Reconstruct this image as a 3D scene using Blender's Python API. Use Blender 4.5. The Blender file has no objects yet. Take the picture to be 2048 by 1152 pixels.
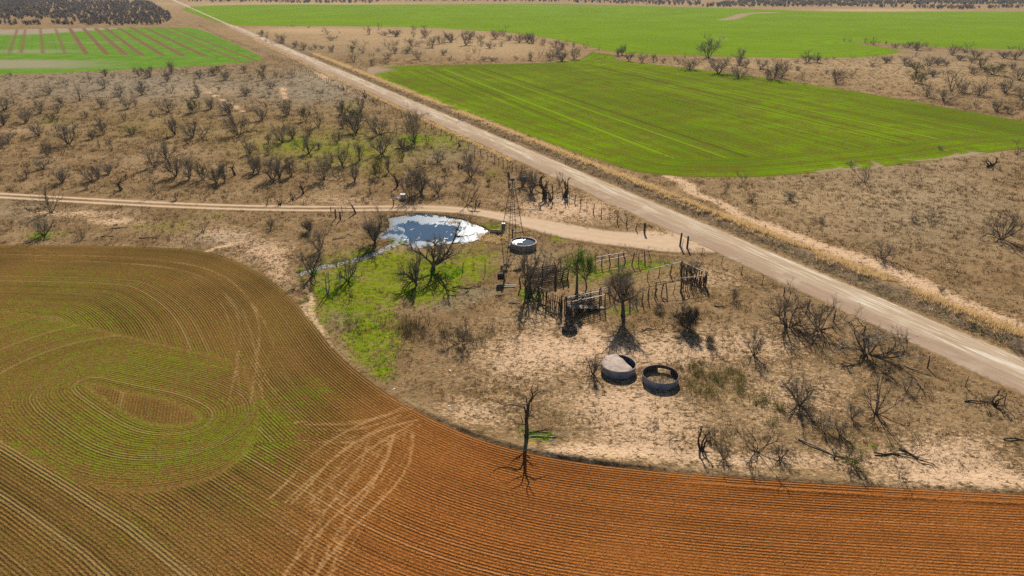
import bpy, math, random
import numpy as np
from mathutils import Vector

S = bpy.context.scene
COL = S.collection
rnd = random.Random(7)
RG = np.random.default_rng(11)

# ------------------------------------------------------------------ camera, sky, sun, exposure
CAM_H, PITCH, FPX = 35.0, math.radians(24.6), 1365.33
cam = bpy.data.objects.new('camera', bpy.data.cameras.new('camera'))
COL.objects.link(cam)
cam.location = (0, 0, CAM_H)
cam.rotation_euler = (math.pi / 2 - PITCH, 0, 0)
cam.data.sensor_width = 36.0
cam.data.lens = 24.0
cam.data.clip_start = 0.5
cam.data.clip_end = 60000
S.camera = cam

SUN_EL, SUN_AZ = math.radians(34), math.radians(4)          # azimuth clockwise from +Y
W = bpy.data.worlds.new('World'); S.world = W; W.use_nodes = True
wn = W.node_tree.nodes; wl = W.node_tree.links
bg = wn['Background']; bg.inputs['Strength'].default_value = 0.05
sky = wn.new('ShaderNodeTexSky'); sky.sky_type = 'NISHITA'; sky.sun_disc = False
sky.sun_elevation = SUN_EL; sky.sun_rotation = SUN_AZ
sky.air_density = 1.0; sky.dust_density = 0.4; sky.ozone_density = 1.0
wl.new(sky.outputs[0], bg.inputs['Color'])

sun = bpy.data.objects.new('sun', bpy.data.lights.new('sun', 'SUN'))
COL.objects.link(sun)
sun.data.energy = 5.0
sun.data.angle = math.radians(0.5)
sun.data.color = (1.0, 0.94, 0.84)
sd = Vector((math.sin(SUN_AZ) * math.cos(SUN_EL), math.cos(SUN_AZ) * math.cos(SUN_EL), math.sin(SUN_EL)))
sun.rotation_euler = (-sd).to_track_quat('-Z', 'Y').to_euler()

S.view_settings.view_transform = 'Standard'
S.view_settings.look = 'None'
S.view_settings.exposure = 0.65
S.view_settings.gamma = 1.0
S.view_settings.use_curve_mapping = False
S.render.engine = 'CYCLES'
S.cycles.use_denoising = False
S.cycles.sample_clamp_direct = 5.0
S.cycles.sample_clamp_indirect = 2.0
S.cycles.max_bounces = 4
S.cycles.diffuse_bounces = 2
S.cycles.glossy_bounces = 2
S.cycles.transmission_bounces = 2
S.cycles.transparent_max_bounces = 4
S.cycles.caustics_reflective = False
S.cycles.caustics_refractive = False

# ------------------------------------------------------------------ unprojecting image pixels: photo points to ground points
SP, CP = math.sin(PITCH), math.cos(PITCH)
def G(px, py):
    """ground point (x, y) that the photo shows at px, py (2048 wide)"""
    u = (px - 1024) / FPX; v = (py - 576) / FPX
    t = CAM_H / (SP + v * CP)
    return (u * t, (CP - v * SP) * t)
def GA(pts): return np.array([G(*p) for p in pts])
def slant(py):
    v = (py - 576) / FPX
    return CAM_H / (SP + v * CP)
def height_of(py_base, py_top):
    ab = PITCH + math.atan((py_base - 576) / FPX); at = PITCH + math.atan((py_top - 576) / FPX)
    D = CAM_H / math.tan(ab)
    return CAM_H - D * math.tan(at)
def width_of(py, wpx): return wpx / FPX * slant(py)
def to_px(x, y):
    d = y * CP + CAM_H * SP
    return 1024 + FPX * x / d, 576 + FPX * (CAM_H * CP - y * SP) / d

def smooth_line(pts, n=4, closed=False):
    p = np.asarray(pts, float)
    for _ in range(n):
        if closed:
            q = np.roll(p, -1, 0)
            p = np.stack([p * .75 + q * .25, p * .25 + q * .75], 1).reshape(-1, 2)
        else:
            a, b = p[:-1], p[1:]
            m = np.stack([a * .75 + b * .25, a * .25 + b * .75], 1).reshape(-1, 2)
            p = np.vstack([p[:1], m, p[-1:]])
    return p
def resample(p, step):
    d = np.r_[0, np.cumsum(np.linalg.norm(np.diff(p, axis=0), axis=1))]
    s = np.linspace(0, d[-1], max(2, int(d[-1] / step) + 1))
    return np.c_[np.interp(s, d, p[:, 0]), np.interp(s, d, p[:, 1])]
def dist_line(x, y, line):
    """distance and signed side (left positive) to a polyline"""
    best = np.full(x.shape, 1e9); side = np.ones(x.shape)
    for (ax, ay), (bx, by) in zip(line[:-1], line[1:]):
        dx, dy = bx - ax, by - ay
        L = dx * dx + dy * dy + 1e-9
        t = np.clip(((x - ax) * dx + (y - ay) * dy) / L, 0, 1)
        d = np.hypot(x - ax - t * dx, y - ay - t * dy)
        m = d < best
        best = np.where(m, d, best)
        side = np.where(m, np.sign(dx * (y - ay) - dy * (x - ax)), side)
    return best, side
def inside(x, y, poly):
    r = np.zeros(x.shape, bool)
    n = len(poly)
    for i in range(n):
        ax, ay = poly[i]; bx, by = poly[(i + 1) % n]
        c = ((ay > y) != (by > y))
        r ^= c & (x < (bx - ax) * (y - ay) / (by - ay + 1e-12) + ax)
    return r
def signed(x, y, poly):
    d, _ = dist_line(x, y, np.vstack([poly, poly[:1]]))
    return np.where(inside(x, y, poly), d, -d)
def hsh(i, j, s=0):
    h = (i * 374761393 + j * 668265263 + s * 1274126177) & 0xffffffff
    h = ((h ^ (h >> 13)) * 1274126177) & 0xffffffff
    return ((h ^ (h >> 16)) & 0xffff) / 65535.0
def vnoise(x, y, s=0):
    xi = np.floor(x).astype(np.int64); yi = np.floor(y).astype(np.int64)
    fx = x - xi; fy = y - yi
    fx = fx * fx * (3 - 2 * fx); fy = fy * fy * (3 - 2 * fy)
    a = hsh(xi, yi, s); b = hsh(xi + 1, yi, s); c = hsh(xi, yi + 1, s); d = hsh(xi + 1, yi + 1, s)
    return (a * (1 - fx) + b * fx) * (1 - fy) + (c * (1 - fx) + d * fx) * fy
def fbm(x, y, s=0, o=3):
    r = 0; a = .5; t = 0
    for k in range(o):
        r = r + a * vnoise(x * 2 ** k, y * 2 ** k, s + k); t += a; a *= .5
    return r / t
def sstep(a, b, x):
    t = np.clip((x - a) / (b - a), 0, 1); return t * t * (3 - 2 * t)

# ------------------------------------------------------------------ objects and tags
def tag(o, label=None, cat=None, group=None, kind=None):
    if label: o['label'] = label
    if cat: o['category'] = cat
    if group: o['group'] = group
    if kind: o['kind'] = kind
    return o
def link(name, mesh, mat=None, parent=None, loc=None, rot=None, scale=None):
    o = bpy.data.objects.new(name, mesh); COL.objects.link(o)
    if mat is not None and mesh is not None and not mesh.materials: mesh.materials.append(mat)
    if parent is not None: o.parent = parent
    if loc is not None: o.location = loc
    if rot is not None: o.rotation_euler = rot
    if scale is not None: o.scale = scale
    return o
def empty(name, loc, rz=0.0):
    o = bpy.data.objects.new(name, None); COL.objects.link(o)
    o.location = loc; o.rotation_euler = (0, 0, rz); o.empty_display_size = .3
    return o
def mesh_np(name, v, f, smooth=False):
    """v (n,3); f (m,3) or (m,4) ints"""
    v = np.asarray(v, np.float32); f = np.asarray(f, np.int32)
    m = bpy.data.meshes.new(name)
    m.vertices.add(len(v)); m.vertices.foreach_set('co', v.ravel())
    k = f.shape[1]
    m.loops.add(f.size); m.loops.foreach_set('vertex_index', f.ravel())
    m.polygons.add(len(f)); m.polygons.foreach_set('loop_start', np.arange(0, f.size, k, dtype=np.int32))
    try: m.polygons.foreach_set('loop_total', np.full(len(f), k, np.int32))
    except Exception: pass
    m.polygons.foreach_set('use_smooth', np.full(len(f), smooth, bool))
    m.update(calc_edges=True)
    return m
def attr(m, name, data, typ='FLOAT'):
    a = m.attributes.new(name, typ, 'POINT')
    d = np.asarray(data, np.float32)
    a.data.foreach_set('color' if typ == 'FLOAT_COLOR' else 'value', d.ravel())

class MB:
    """collects boxes, bars and tubes into one mesh"""
    def __init__(s): s.v = []; s.f = []; s.n = 0
    def add(s, v, f):
        s.v += [tuple(p) for p in v]; s.f += [tuple(i + s.n for i in q) for q in f]; s.n += len(v); return s
    def box(s, c, d, rz=0.0, jit=0.0):
        hx, hy, hz = d[0] / 2, d[1] / 2, d[2] / 2
        ca, sa = math.cos(rz), math.sin(rz); v = []
        for z in (-hz, hz):
            for x, y in ((-hx, -hy), (hx, -hy), (hx, hy), (-hx, hy)):
                x += rnd.uniform(-jit, jit); y += rnd.uniform(-jit, jit)
                v.append((c[0] + x * ca - y * sa, c[1] + x * sa + y * ca, c[2] + z + rnd.uniform(-jit, jit)))
        return s.add(v, [(0, 3, 2, 1), (4, 5, 6, 7), (0, 1, 5, 4), (1, 2, 6, 5), (2, 3, 7, 6), (3, 0, 4, 7)])
    def tube(s, pts, r, sides=5, cap=True):
        pts = [Vector(p) for p in pts]; k = len(pts)
        rs = r if hasattr(r, '__len__') else [r] * k
        v = []; f = []
        ref = Vector((0, 0, 1)) if abs((pts[-1] - pts[0]).normalized().z) < .8 else Vector((0, 1, 0))
        for i, p in enumerate(pts):
            t = (pts[min(i + 1, k - 1)] - pts[max(i - 1, 0)]).normalized()
            a = t.cross(ref).normalized(); b = t.cross(a)
            for j in range(sides):
                an = 2 * math.pi * j / sides
                v.append(p + (a * math.cos(an) + b * math.sin(an)) * rs[i])
        for i in range(k - 1):
            for j in range(sides):
                q = (j + 1) % sides
                f.append((i * sides + j, i * sides + q, (i + 1) * sides + q, (i + 1) * sides + j))
        if cap:
            f.append(tuple(range(sides))[::-1]); f.append(tuple((k - 1) * sides + j for j in range(sides)))
        return s.add(v, f)
    def mesh(s, name, smooth=False):
        m = bpy.data.meshes.new(name); m.from_pydata(s.v, [], s.f); m.update()
        if smooth: m.polygons.foreach_set('use_smooth', [True] * len(m.polygons))
        return m
    def build(s, name, mat, parent=None, smooth=False, **k):
        return link(name, s.mesh(name, smooth), mat, parent, **k)

# ------------------------------------------------------------------ material kit
class NT:
    def __init__(s, tree): s.t = tree
    def n(s, typ, ins=None, **props):
        nd = s.t.nodes.new(typ)
        for k, v in props.items(): setattr(nd, k, v)
        for k, v in (ins or {}).items():
            sock = nd.inputs[k]
            if isinstance(v, bpy.types.NodeSocket): s.t.links.new(v, sock)
            else:
                if hasattr(sock.default_value, '__len__') and not hasattr(v, '__len__'): v = (v,) * len(sock.default_value)
                if hasattr(v, '__len__') and len(v) == 3 and len(sock.default_value) == 4: v = (*v, 1)
                sock.default_value = v
        return nd
    def math(s, op, a, b=0.0, c=None, clamp=False):
        ins = {0: a, 1: b}
        if c is not None: ins[2] = c
        return s.n('ShaderNodeMath', ins, operation=op, use_clamp=clamp).outputs[0]
    def mix(s, fac, a, b):
        nd = s.n('ShaderNodeMix', None, data_type='RGBA')
        for i, v in ((0, fac), (6, a), (7, b)):
            if isinstance(v, bpy.types.NodeSocket): s.t.links.new(v, nd.inputs[i])
            else: nd.inputs[i].default_value = v if i == 0 else (*v[:3], 1)
        return nd.outputs[2]
    def ramp(s, x, lo, hi):
        nd = s.n('ShaderNodeMapRange', {0: x, 1: lo, 2: hi}, interpolation_type='SMOOTHSTEP', clamp=True)
        return nd.outputs[0]
    def noise(s, vec, scale, detail=3.0, rough=.55, dist=0.0):
        return s.n('ShaderNodeTexNoise', {'Vector': vec, 'Scale': scale, 'Detail': detail, 'Roughness': rough, 'Distortion': dist}).outputs[0]
    def attr(s, name, out='Fac'):
        return s.n('ShaderNodeAttribute', None, attribute_name=name).outputs[out]
    def scalev(s, vec, sc):
        return s.n('ShaderNodeVectorMath', {0: vec, 1: sc}, operation='MULTIPLY').outputs[0]
def new_mat(name):
    m = bpy.data.materials.new(name); m.use_nodes = True
    t = NT(m.node_tree); b = m.node_tree.nodes['Principled BSDF']
    b.inputs['Specular IOR Level'].default_value = 0.0
    return m, t, b
def bump(t, b, h, strength, dist):
    bn = t.n('ShaderNodeBump', {'Height': h, 'Strength': strength, 'Distance': dist})
    t.t.links.new(bn.outputs[0], b.inputs['Normal'])
def setc(t, b, col, rough=.9):
    if isinstance(col, bpy.types.NodeSocket): t.t.links.new(col, b.inputs['Base Color'])
    else: b.inputs['Base Color'].default_value = (*col, 1)
    b.inputs['Roughness'].default_value = rough

# soil shared by the pasture and the margins of every sheet that lies on it
def soil_group():
    g = bpy.data.node_groups.new('soil', 'ShaderNodeTree')
    g.interface.new_socket('Color', in_out='OUTPUT', socket_type='NodeSocketColor')
    g.interface.new_socket('Height', in_out='OUTPUT', socket_type='NodeSocketFloat')
    t = NT(g); out = g.nodes.new('NodeGroupOutput')
    pos = t.n('ShaderNodeNewGeometry').outputs['Position']
    z = t.n('ShaderNodeSeparateColor', {0: t.attr('zone', 'Color')})
    green, sand, grey = z.outputs[0], z.outputs[1], z.outputs[2]
    gold = t.attr('zone', 'Alpha')
    n1 = t.noise(pos, .11, 4, .6)             # ten metres
    n2 = t.noise(pos, .6, 4, .62)             # two metres
    n3 = t.noise(t.scalev(pos, (1, 1.3, 1)), 3.1, 4, .68, .6)     # tufts
    n4 = t.noise(t.scalev(pos, (1, 1.2, 1)), 6.5, 3, .7)
    n5 = t.noise(pos, 1.7, 3, .6)
    n6 = t.noise(t.scalev(pos, (1, 1.25, 1)), 1.15, 5, .72, .5)
    v = t.n('ShaderNodeTexVoronoi', {'Vector': pos, 'Scale': 2.3, 'Randomness': 1}, feature='F1').outputs[0]
    base = t.mix(t.ramp(n1, .38, .64), (.180, .113, .051), (.275, .180, .092))
    base = t.mix(t.math('MULTIPLY', t.ramp(n2, .48, .70), .6), base, (.275, .145, .064))
    base = t.mix(grey, base, t.mix(t.ramp(n2, .35, .7), (.190, .150, .100), (.325, .258, .178)))
    base = t.mix(gold, base, t.mix(t.ramp(n2, .35, .7), (.36, .245, .130), (.53, .380, .220)))
    # bare sand between the tufts
    thr = t.math('MULTIPLY_ADD', sand, -.17, .585)
    sm = t.ramp(t.math('SUBTRACT', t.math('MULTIPLY_ADD', n3, .50, t.math('MULTIPLY_ADD', n6, .35, t.math('MULTIPLY', n2, .15))), thr), -.03, .045)
    sm = t.math('MULTIPLY', sm, t.math('MULTIPLY_ADD', sand, .50, .50, clamp=True))
    base = t.mix(sm, base, t.mix(n5, (.47, .300, .178), (.66, .465, .305)))
    # green growth
    gthr = t.math('MULTIPLY_ADD', green, -.155, .625)
    gm = t.ramp(t.math('SUBTRACT', t.math('MULTIPLY_ADD', n3, .35, t.math('MULTIPLY_ADD', n6, .30, t.math('MULTIPLY', n2, .35))), gthr), -.035, .04)
    base = t.mix(gm, base, t.mix(t.ramp(n6, .52, .66), t.mix(n4, (.085, .150, .004), (.190, .245, .012)), t.mix(n4, (.220, .200, .020), (.330, .260, .050))))
    base = t.mix(t.math('MULTIPLY', t.math('MULTIPLY', t.ramp(green, .25, 1.2), t.ramp(n5, .35, .6)), .35), base, (.235, .195, .040))
    # dead litter, plus tuft shadows painted into the soil colour as dark flecks
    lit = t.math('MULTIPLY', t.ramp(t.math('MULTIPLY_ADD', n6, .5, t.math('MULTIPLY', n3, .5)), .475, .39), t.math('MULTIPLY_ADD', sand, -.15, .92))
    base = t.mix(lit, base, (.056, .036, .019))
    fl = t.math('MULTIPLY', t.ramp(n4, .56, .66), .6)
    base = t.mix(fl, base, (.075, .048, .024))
    zp = t.n('ShaderNodeSeparateXYZ', {0: pos}).outputs[2]
    base = t.mix(t.ramp(t.math('MULTIPLY_ADD', t.math('SUBTRACT', n6, .5), .12, zp), -.02, -.10), base, (.060, .043, .028))
    h = t.math('ADD', t.math('MULTIPLY', n3, 1.0), t.math('MULTIPLY', n4, .35))
    h = t.math('SUBTRACT', h, t.math('MULTIPLY', v, .5))
    base = t.n('ShaderNodeHueSaturation', {'Saturation': 1.03, 'Color': base}).outputs[0]
    t.t.links.new(base, out.inputs[0]); t.t.links.new(h, out.inputs[1])
    return g
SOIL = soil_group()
def soil(t):
    nd = t.n('ShaderNodeGroup'); nd.node_tree = SOIL
    return nd.outputs[0], nd.outputs[1]
def simple_mat(name, c1, c2, scale=6.0, rough=.85, metal=0.0, bmp=0.0, stretch=(1, 1, 1), spec=.15, obj_var=0.0):
    m, t, b = new_mat(name)
    co = t.n('ShaderNodeTexCoord').outputs['Object']
    n = t.noise(t.scalev(co, stretch), scale, 4, .6)
    c = t.mix(t.ramp(n, .33, .68), c1, c2)
    if obj_var:
        r = t.n('ShaderNodeObjectInfo').outputs['Random']
        c = t.n('ShaderNodeHueSaturation', {'Value': t.math('MULTIPLY_ADD', r, obj_var * 2, 1 - obj_var), 'Color': c}).outputs[0]
    setc(t, b, c, rough); b.inputs['Metallic'].default_value = metal
    b.inputs['Specular IOR Level'].default_value = spec
    if bmp: bump(t, b, n, .6, bmp)
    return m
def leaf_mat(name, c1, c2, trans=.35, aname='shade'):
    """thin blades: a per-blade shade attribute, light passing through"""
    m, t, b = new_mat(name)
    c = t.mix(t.attr(aname), c1, c2)
    setc(t, b, c, .8)
    tr = t.n('ShaderNodeBsdfTranslucent', {'Color': c})
    mx = t.n('ShaderNodeMixShader', {0: trans, 1: b.outputs[0], 2: tr.outputs[0]})
    t.t.links.new(mx.outputs[0], t.t.nodes['Material Output'].inputs[0])
    return m

# ------------------------------------------------------------------ where things lie (photo points on the ground)
ROAD_A = np.array([51.43, 58.88]); RDIR = np.array([-.46555, .88502]); RNOR = np.array([.88502, .46555])   # far edge; normal points away from it
ROAD_W = 6.6
def road_uv(x, y):
    dx, dy = x - ROAD_A[0], y - ROAD_A[1]
    return dx * RDIR[0] + dy * RDIR[1], dx * RNOR[0] + dy * RNOR[1]      # along, across (0 = far edge, -ROAD_W = near edge)
def road_pt(s, a): return ROAD_A + RDIR * s + RNOR * a

EDGE_PX = [(-420, 486), (-200, 488), (0, 491), (200, 491), (380, 497), (450, 512), (520, 545), (575, 585), (620, 640), (680, 715), (770, 785),
           (850, 830), (950, 875), (1050, 903), (1150, 922), (1300, 940), (1500, 957), (1800, 975), (2048, 988), (2500, 1010)]
EDGE = resample(smooth_line(GA(EDGE_PX), 3), 1.2)
FIELD = np.vstack([EDGE, [(EDGE[-1][0], 8), (EDGE[0][0], 8)]])
WHEAT = smooth_line(GA([(722, 139), (760, 132), (900, 129.5), (1100, 126), (1160, 120), (1178, 108), (1190, 99.5), (1215, 96), (1262, 104), (1238, 110), (1226, 116), (1242, 122), (1330, 131),
    (1500, 151), (1700, 181), (1900, 216), (2048, 243), (2250, 276), (2420, 300), (2300, 297), (2048, 296), (1960, 310), (1800, 331), (1600, 350), (1450, 357.5),
    (1300, 350), (1250, 339), (1160, 310), (1071, 278), (973, 241), (875, 207), (778, 168)]), 2, True)
FAR = smooth_line(GA([(352, 15), (400, 33), (450, 50), (520, 52.5), (700, 52.5), (850, 55), (960, 62), (1024, 65.5), (1120, 80), (1190, 96), (1216, 103), (1262, 109), (1350, 110.5), (1500, 115.5),
    (1650, 117.5), (1750, 114), (1808, 105), (1790, 98), (1690, 85), (1780, 87), (1900, 97), (2048, 99), (2600, 108), (2600, 24), (2048, 23.5), (1900, 23.5), (1700, 25), (1500, 17.5),
    (1300, 12.5), (1100, 7.5), (900, 8.5), (700, 9.5), (600, 8.5), (450, 10)]), 1, True)
STRIPED = smooth_line(GA([(-500, 62), (0, 60), (150, 56.5), (375, 54.5), (405, 60), (470, 88), (538, 120), (480, 127), (400, 132), (200, 143), (0, 150), (-500, 166)]), 1, True)
TRACK = resample(smooth_line(GA([(-420, 372), (-150, 383), (0, 391), (200, 403), (400, 413), (600, 418), (780, 416.5), (860, 416.5), (930, 421), (1000, 432), (1100, 456), (1200, 474), (1290, 483), (1360, 486), (1440, 485)]), 3), 1.0)
POND = smooth_line(GA([(775, 446), (790, 435), (824, 427), (862, 428), (899, 434), (932, 442), (960, 450), (970, 462), (952, 476), (912, 482), (888, 485), (862, 490), (824, 489), (794, 480), (766, 471), (777, 458)]), 3, True)
POND = resample(np.vstack([POND, POND[:1]]), .5)[:-1]
_n = np.c_[fbm(POND[:, 0] * .45, POND[:, 1] * .45, 13) - .5, fbm(POND[:, 0] * .45 + 40, POND[:, 1] * .45, 14) - .5]
POND = POND + _n * 3.2
CREEK = resample(smooth_line(GA([(800, 482), (780, 494), (750, 506), (722, 517), (690, 524), (655, 531), (625, 538), (596, 548)]), 3), .6)

# vegetation and soil zones, painted on the ground as vertex attributes (R green, G bare sand, B grey litter, A golden grass)
Z_GREEN = [(640, 290, 240, 60, .36), (250, 250, 200, 40, .24), (1480, 780, 120, 60, .22), (1280, 560, 130, 40, .22), (1100, 505, 60, 14, .3), (730, 650, 50, 40, .4), (800, 545, 190, 55, .30), (720, 650, 80, 80, .25), (660, 560, 60, 40, .25), (900, 420, 60, 4, .3), (400, 250, 350, 70, .12), (800, 300, 200, 60, .15), (760, 520, 105, 26, .9), (700, 590, 75, 35, 1.), (850, 570, 85, 35, 1.), (745, 690, 60, 50, .75), (955, 525, 55, 35, .8), (985, 455, 38, 12, .9), (1190, 548, 90, 16, .75), (770, 745, 32, 22, .8), (630, 640, 22, 60, .5),
    (720, 305, 110, 40, .26), (580, 300, 90, 30, .22), (590, 285, 22, 7, .8), (330, 455, 95, 14, .6), (110, 468, 60, 9, .55), (430, 432, 50, 7, .6), (80, 474, 26, 8, .9), (900, 280, 60, 25, .5), (830, 280, 30, 7, .9), (1122, 483, 18, 5, 1.),
    (1088, 877, 32, 9, 1.), (1290, 528, 60, 11, .7), (990, 350, 30, 15, .5), (1245, 622, 26, 9, .9), (1060, 590, 26, 12, .9), (1520, 500, 40, 6, .3), (700, 210, 30, 14, .5), (100, 240, 40, 10, .4), (400, 205, 40, 8, .35), (770, 345, 90, 22, .2),
    (1690, 925, 26, 8, .7), (1730, 895, 40, 9, .5), (880, 545, 40, 14, 1.), (840, 595, 26, 12, 1.), (655, 585, 26, 10, 1.), (690, 560, 26, 10, 1.), (900, 470, 200, 10, .5), (1500, 545, 50, 10, .4)]
Z_SAND = [(1180, 700, 130, 40, .75), (1040, 720, 100, 55, .6), (1600, 800, 130, 60, .55), (1900, 900, 130, 45, .7), (1300, 860, 130, 45, .65), (960, 825, 90, 30, .6), (150, 424, 110, 8, .7), (1130, 418, 110, 30, .95), (1420, 560, 90, 25, .5), (1500, 690, 130, 40, .55),
    (1250, 800, 120, 40, .7), (440, 470, 60, 18, .55), (520, 500, 60, 25, .7), (560, 545, 30, 40, .6), (230, 442, 60, 8, .8), (680, 400, 140, 12, .5), (1300, 470, 60, 12, .6), (1500, 920, 300, 22, .6), (1950, 960, 200, 25, .9), (1200, 905, 150, 15, .7),
    (700, 60, 250, 6, .3), (600, 640, 16, 40, .9), (1100, 640, 90, 18, .35), (50, 260, 60, 10, .4), (420, 180, 130, 10, .4), (660, 150, 60, 14, .4), (1320, 480, 60, 14, .8), (330, 320, 160, 30, .25), (1350, 700, 90, 40, .5)]
Z_GREY = [(1750, 330, 260, 80, .3), (250, 170, 340, 35, .9), (640, 180, 110, 30, .8), (440, 480, 50, 14, .7), (900, 300, 60, 30, .4), (1850, 430, 160, 60, .45), (650, 150, 60, 15, .7), (1150, 70, 60, 6, .2), (1850, 120, 250, 25, .35), (720, 100, 250, 12, .3), (30, 420, 80, 25, .4),
    (880, 610, 50, 12, .5), (690, 630, 30, 20, .6), (930, 590, 70, 12, .6), (1080, 520, 50, 20, .4)]
Z_GOLD = [(1800, 400, 260, 90, .35), (1550, 400, 150, 40, .3), (800, 75, 300, 22, .7), (1000, 100, 150, 20, .6), (1500, 130, 250, 14, .6), (1850, 150, 220, 40, .55), (1700, 60, 700, 8, .0), (980, 472, 22, 8, 1.), (1800, 300, 200, 20, .45), (760, 505, 60, 8, .4), (600, 8, 300, 4, .5), (1750, 20, 120, 2.5, 1.), (600, 60, 120, 7, .6)]
L_SAND = [([(1330, 350), (1400, 385), (1480, 430), (1560, 462), (1650, 497), (1750, 535), (1850, 580), (1950, 625), (2048, 662), (2300, 770)], 6, 22, 1.1), ([(600, 580), (625, 640), (660, 690)], 5, 9, .9),
    ([(408, 182), (440, 197), (465, 208), (492, 226)], 1.4, 1.8, 1.2), ([(556, 172), (566, 180), (571, 200)], 1.6, 2.5, 1.2), ([(571, 172), (566, 180)], 1.5, 2, 1.2), ([(635, 148), (690, 178), (740, 205)], 2.5, 2.5, .6), ([(385, 512), (460, 490)], 2, 2.5, 1.),
    ([(630, 115), (660, 122), (680, 132), (700, 138)], 2.5, 4, 1.2), ([(1100, 690), (1250, 700), (1180, 650)], 12, 12, .5)]
def zone(x, y):
    front = y > 5
    px, py = to_px(x, np.where(front, y, 5))
    # wobble the painted outlines a little
    wx = (fbm(x * .12 + 50, y * .12, 3) - .5); wy = (fbm(x * .12, y * .12 + 80, 4) - .5)
    k = np.clip(900 / np.maximum(y, 20), 1, 30)
    px = px + wx * k * 3.5; py = py + wy * k * 1.6
    out = np.zeros((len(x), 4))
    for ch, lst in enumerate((Z_GREEN, Z_SAND, Z_GREY, Z_GOLD)):
        for cx, cy, rx, ry, st in lst:
            out[:, ch] += st * np.exp(-(((px - cx) / rx) ** 2 + ((py - cy) / ry) ** 2))
    for pts, w0, w1, st in L_SAND:
        pts = np.array(pts, float); d, _ = dist_line(px, py, pts)
        w = np.interp(px, [pts[:, 0].min(), pts[:, 0].max()], [w0, w1])
        out[:, 1] += st * np.exp(-(d / w) ** 2); out[:, 2] -= st * np.exp(-(d / w) ** 2); out[:, 3] -= st * np.exp(-(d / w) ** 2)
    out[:, 0] *= .97
    out[:, 1] += .06; out[:, 0] += .09; out[:, 2] += .10
    far = sstep(420, 900, y)
    out[:, 3] += far * .35
    return np.clip(np.where(front[:, None], out, .2), 0, 1.1)

# ------------------------------------------------------------------ the ground: one sheet to the horizon
def make_ground():
    rings = [0.0]
    r = 6.0
    while r < 26000:
        rings.append(r); r *= 1.0085 if 28 < r < 1500 else 1.06
    a = list(np.radians(np.arange(45, 135.01, .45))) + list(np.radians(np.arange(141, 405, 6)))
    R, A = np.meshgrid(rings, a, indexing='ij')
    x = (R * np.cos(A)).ravel(); y = (R * np.sin(A)).ravel()
    n = len(a)
    i, j = np.meshgrid(np.arange(len(rings) - 1), np.arange(n), indexing='ij')
    j2 = (j + 1) % n
    f = np.stack([i * n + j, (i + 1) * n + j, (i + 1) * n + j2, i * n + j2], -1).reshape(-1, 4)
    z = np.zeros_like(x)
    # the pond lies in a shallow bowl, the creek in a shallow bed
    near = (np.abs(x) < 60) & (y > 60) & (y < 130)
    ds = np.full(x.shape, -99.); ds[near] = signed(x[near], y[near], POND)
    z -= .45 * sstep(-1.0, .8, ds)
    dc = np.full(x.shape, 99.); dc[near], _ = dist_line(x[near], y[near], CREEK)
    z -= .12 * sstep(1.3, .4, dc)
    m = mesh_np('ground', np.c_[x, y, z], f, True)
    attr(m, 'zone', zone(x, y), 'FLOAT_COLOR')
    mat, t, b = new_mat('pasture soil')
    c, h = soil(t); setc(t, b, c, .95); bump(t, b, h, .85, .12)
    tag(link('ground', m, mat), kind='structure')
    return mat
PASTURE = make_ground()

def sheet(name, poly, step, mat, w=.5, extra=None, z0=.035, bounds=None):
    """a grid sheet over a polygon; its rim dips under the ground, edge = metres inside"""
    margin = 3 * w + step
    x0, y0 = poly.min(0) - margin; x1, y1 = poly.max(0) + margin
    if bounds: x0, x1, y0, y1 = max(x0, bounds[0]), min(x1, bounds[1]), max(y0, bounds[2]), min(y1, bounds[3])
    xs = np.arange(x0, x1 + step, step); ys = np.arange(y0, y1 + step, step)
    X, Y = np.meshgrid(xs, ys, indexing='ij'); sh = X.shape
    x, y = X.ravel(), Y.ravel()
    if step < .5:       # leave out what neither the photo nor a step aside can show
        vis = (np.abs(x) < (y * .90 + 22)) & (y > 22)
    else: vis = np.ones(x.shape, bool)
    d = np.full(x.shape, -1e3); d[vis] = signed(x[vis], y[vis], poly)
    keep = d > -margin
    kk = keep.reshape(sh)
    cell = kk[:-1, :-1] & kk[1:, :-1] & kk[:-1, 1:] & kk[1:, 1:]
    idx = np.arange(x.size).reshape(sh)
    f = np.stack([idx[:-1, :-1], idx[1:, :-1], idx[1:, 1:], idx[:-1, 1:]], -1)[cell]
    used = np.zeros(x.size, bool); used[f.ravel()] = True
    remap = np.cumsum(used) - 1
    x, y, d = x[used], y[used], d[used]; f = remap[f]
    z = z0 + np.minimum(d, 0) * (z0 + .06) / margin
    m = mesh_np(name, np.c_[x, y, z], f, True)
    attr(m, 'zone', zone(x, y), 'FLOAT_COLOR'); attr(m, 'edge', d)
    if extra:
        for k, v in extra(x, y, d).items(): attr(m, k, v, 'FLOAT_COLOR' if v.ndim == 2 else 'FLOAT')
    return tag(link(name, m, mat), kind='structure')
def edge_mask(t, w, amp, scale):
    pos = t.n('ShaderNodeNewGeometry').outputs['Position']
    n = t.noise(pos, scale, 4, .65)
    e = t.math('MULTIPLY_ADD', t.math('SUBTRACT', n, .5), amp * 2, t.attr('edge'))
    return t.ramp(e, -w * .4, w * .4)

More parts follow.
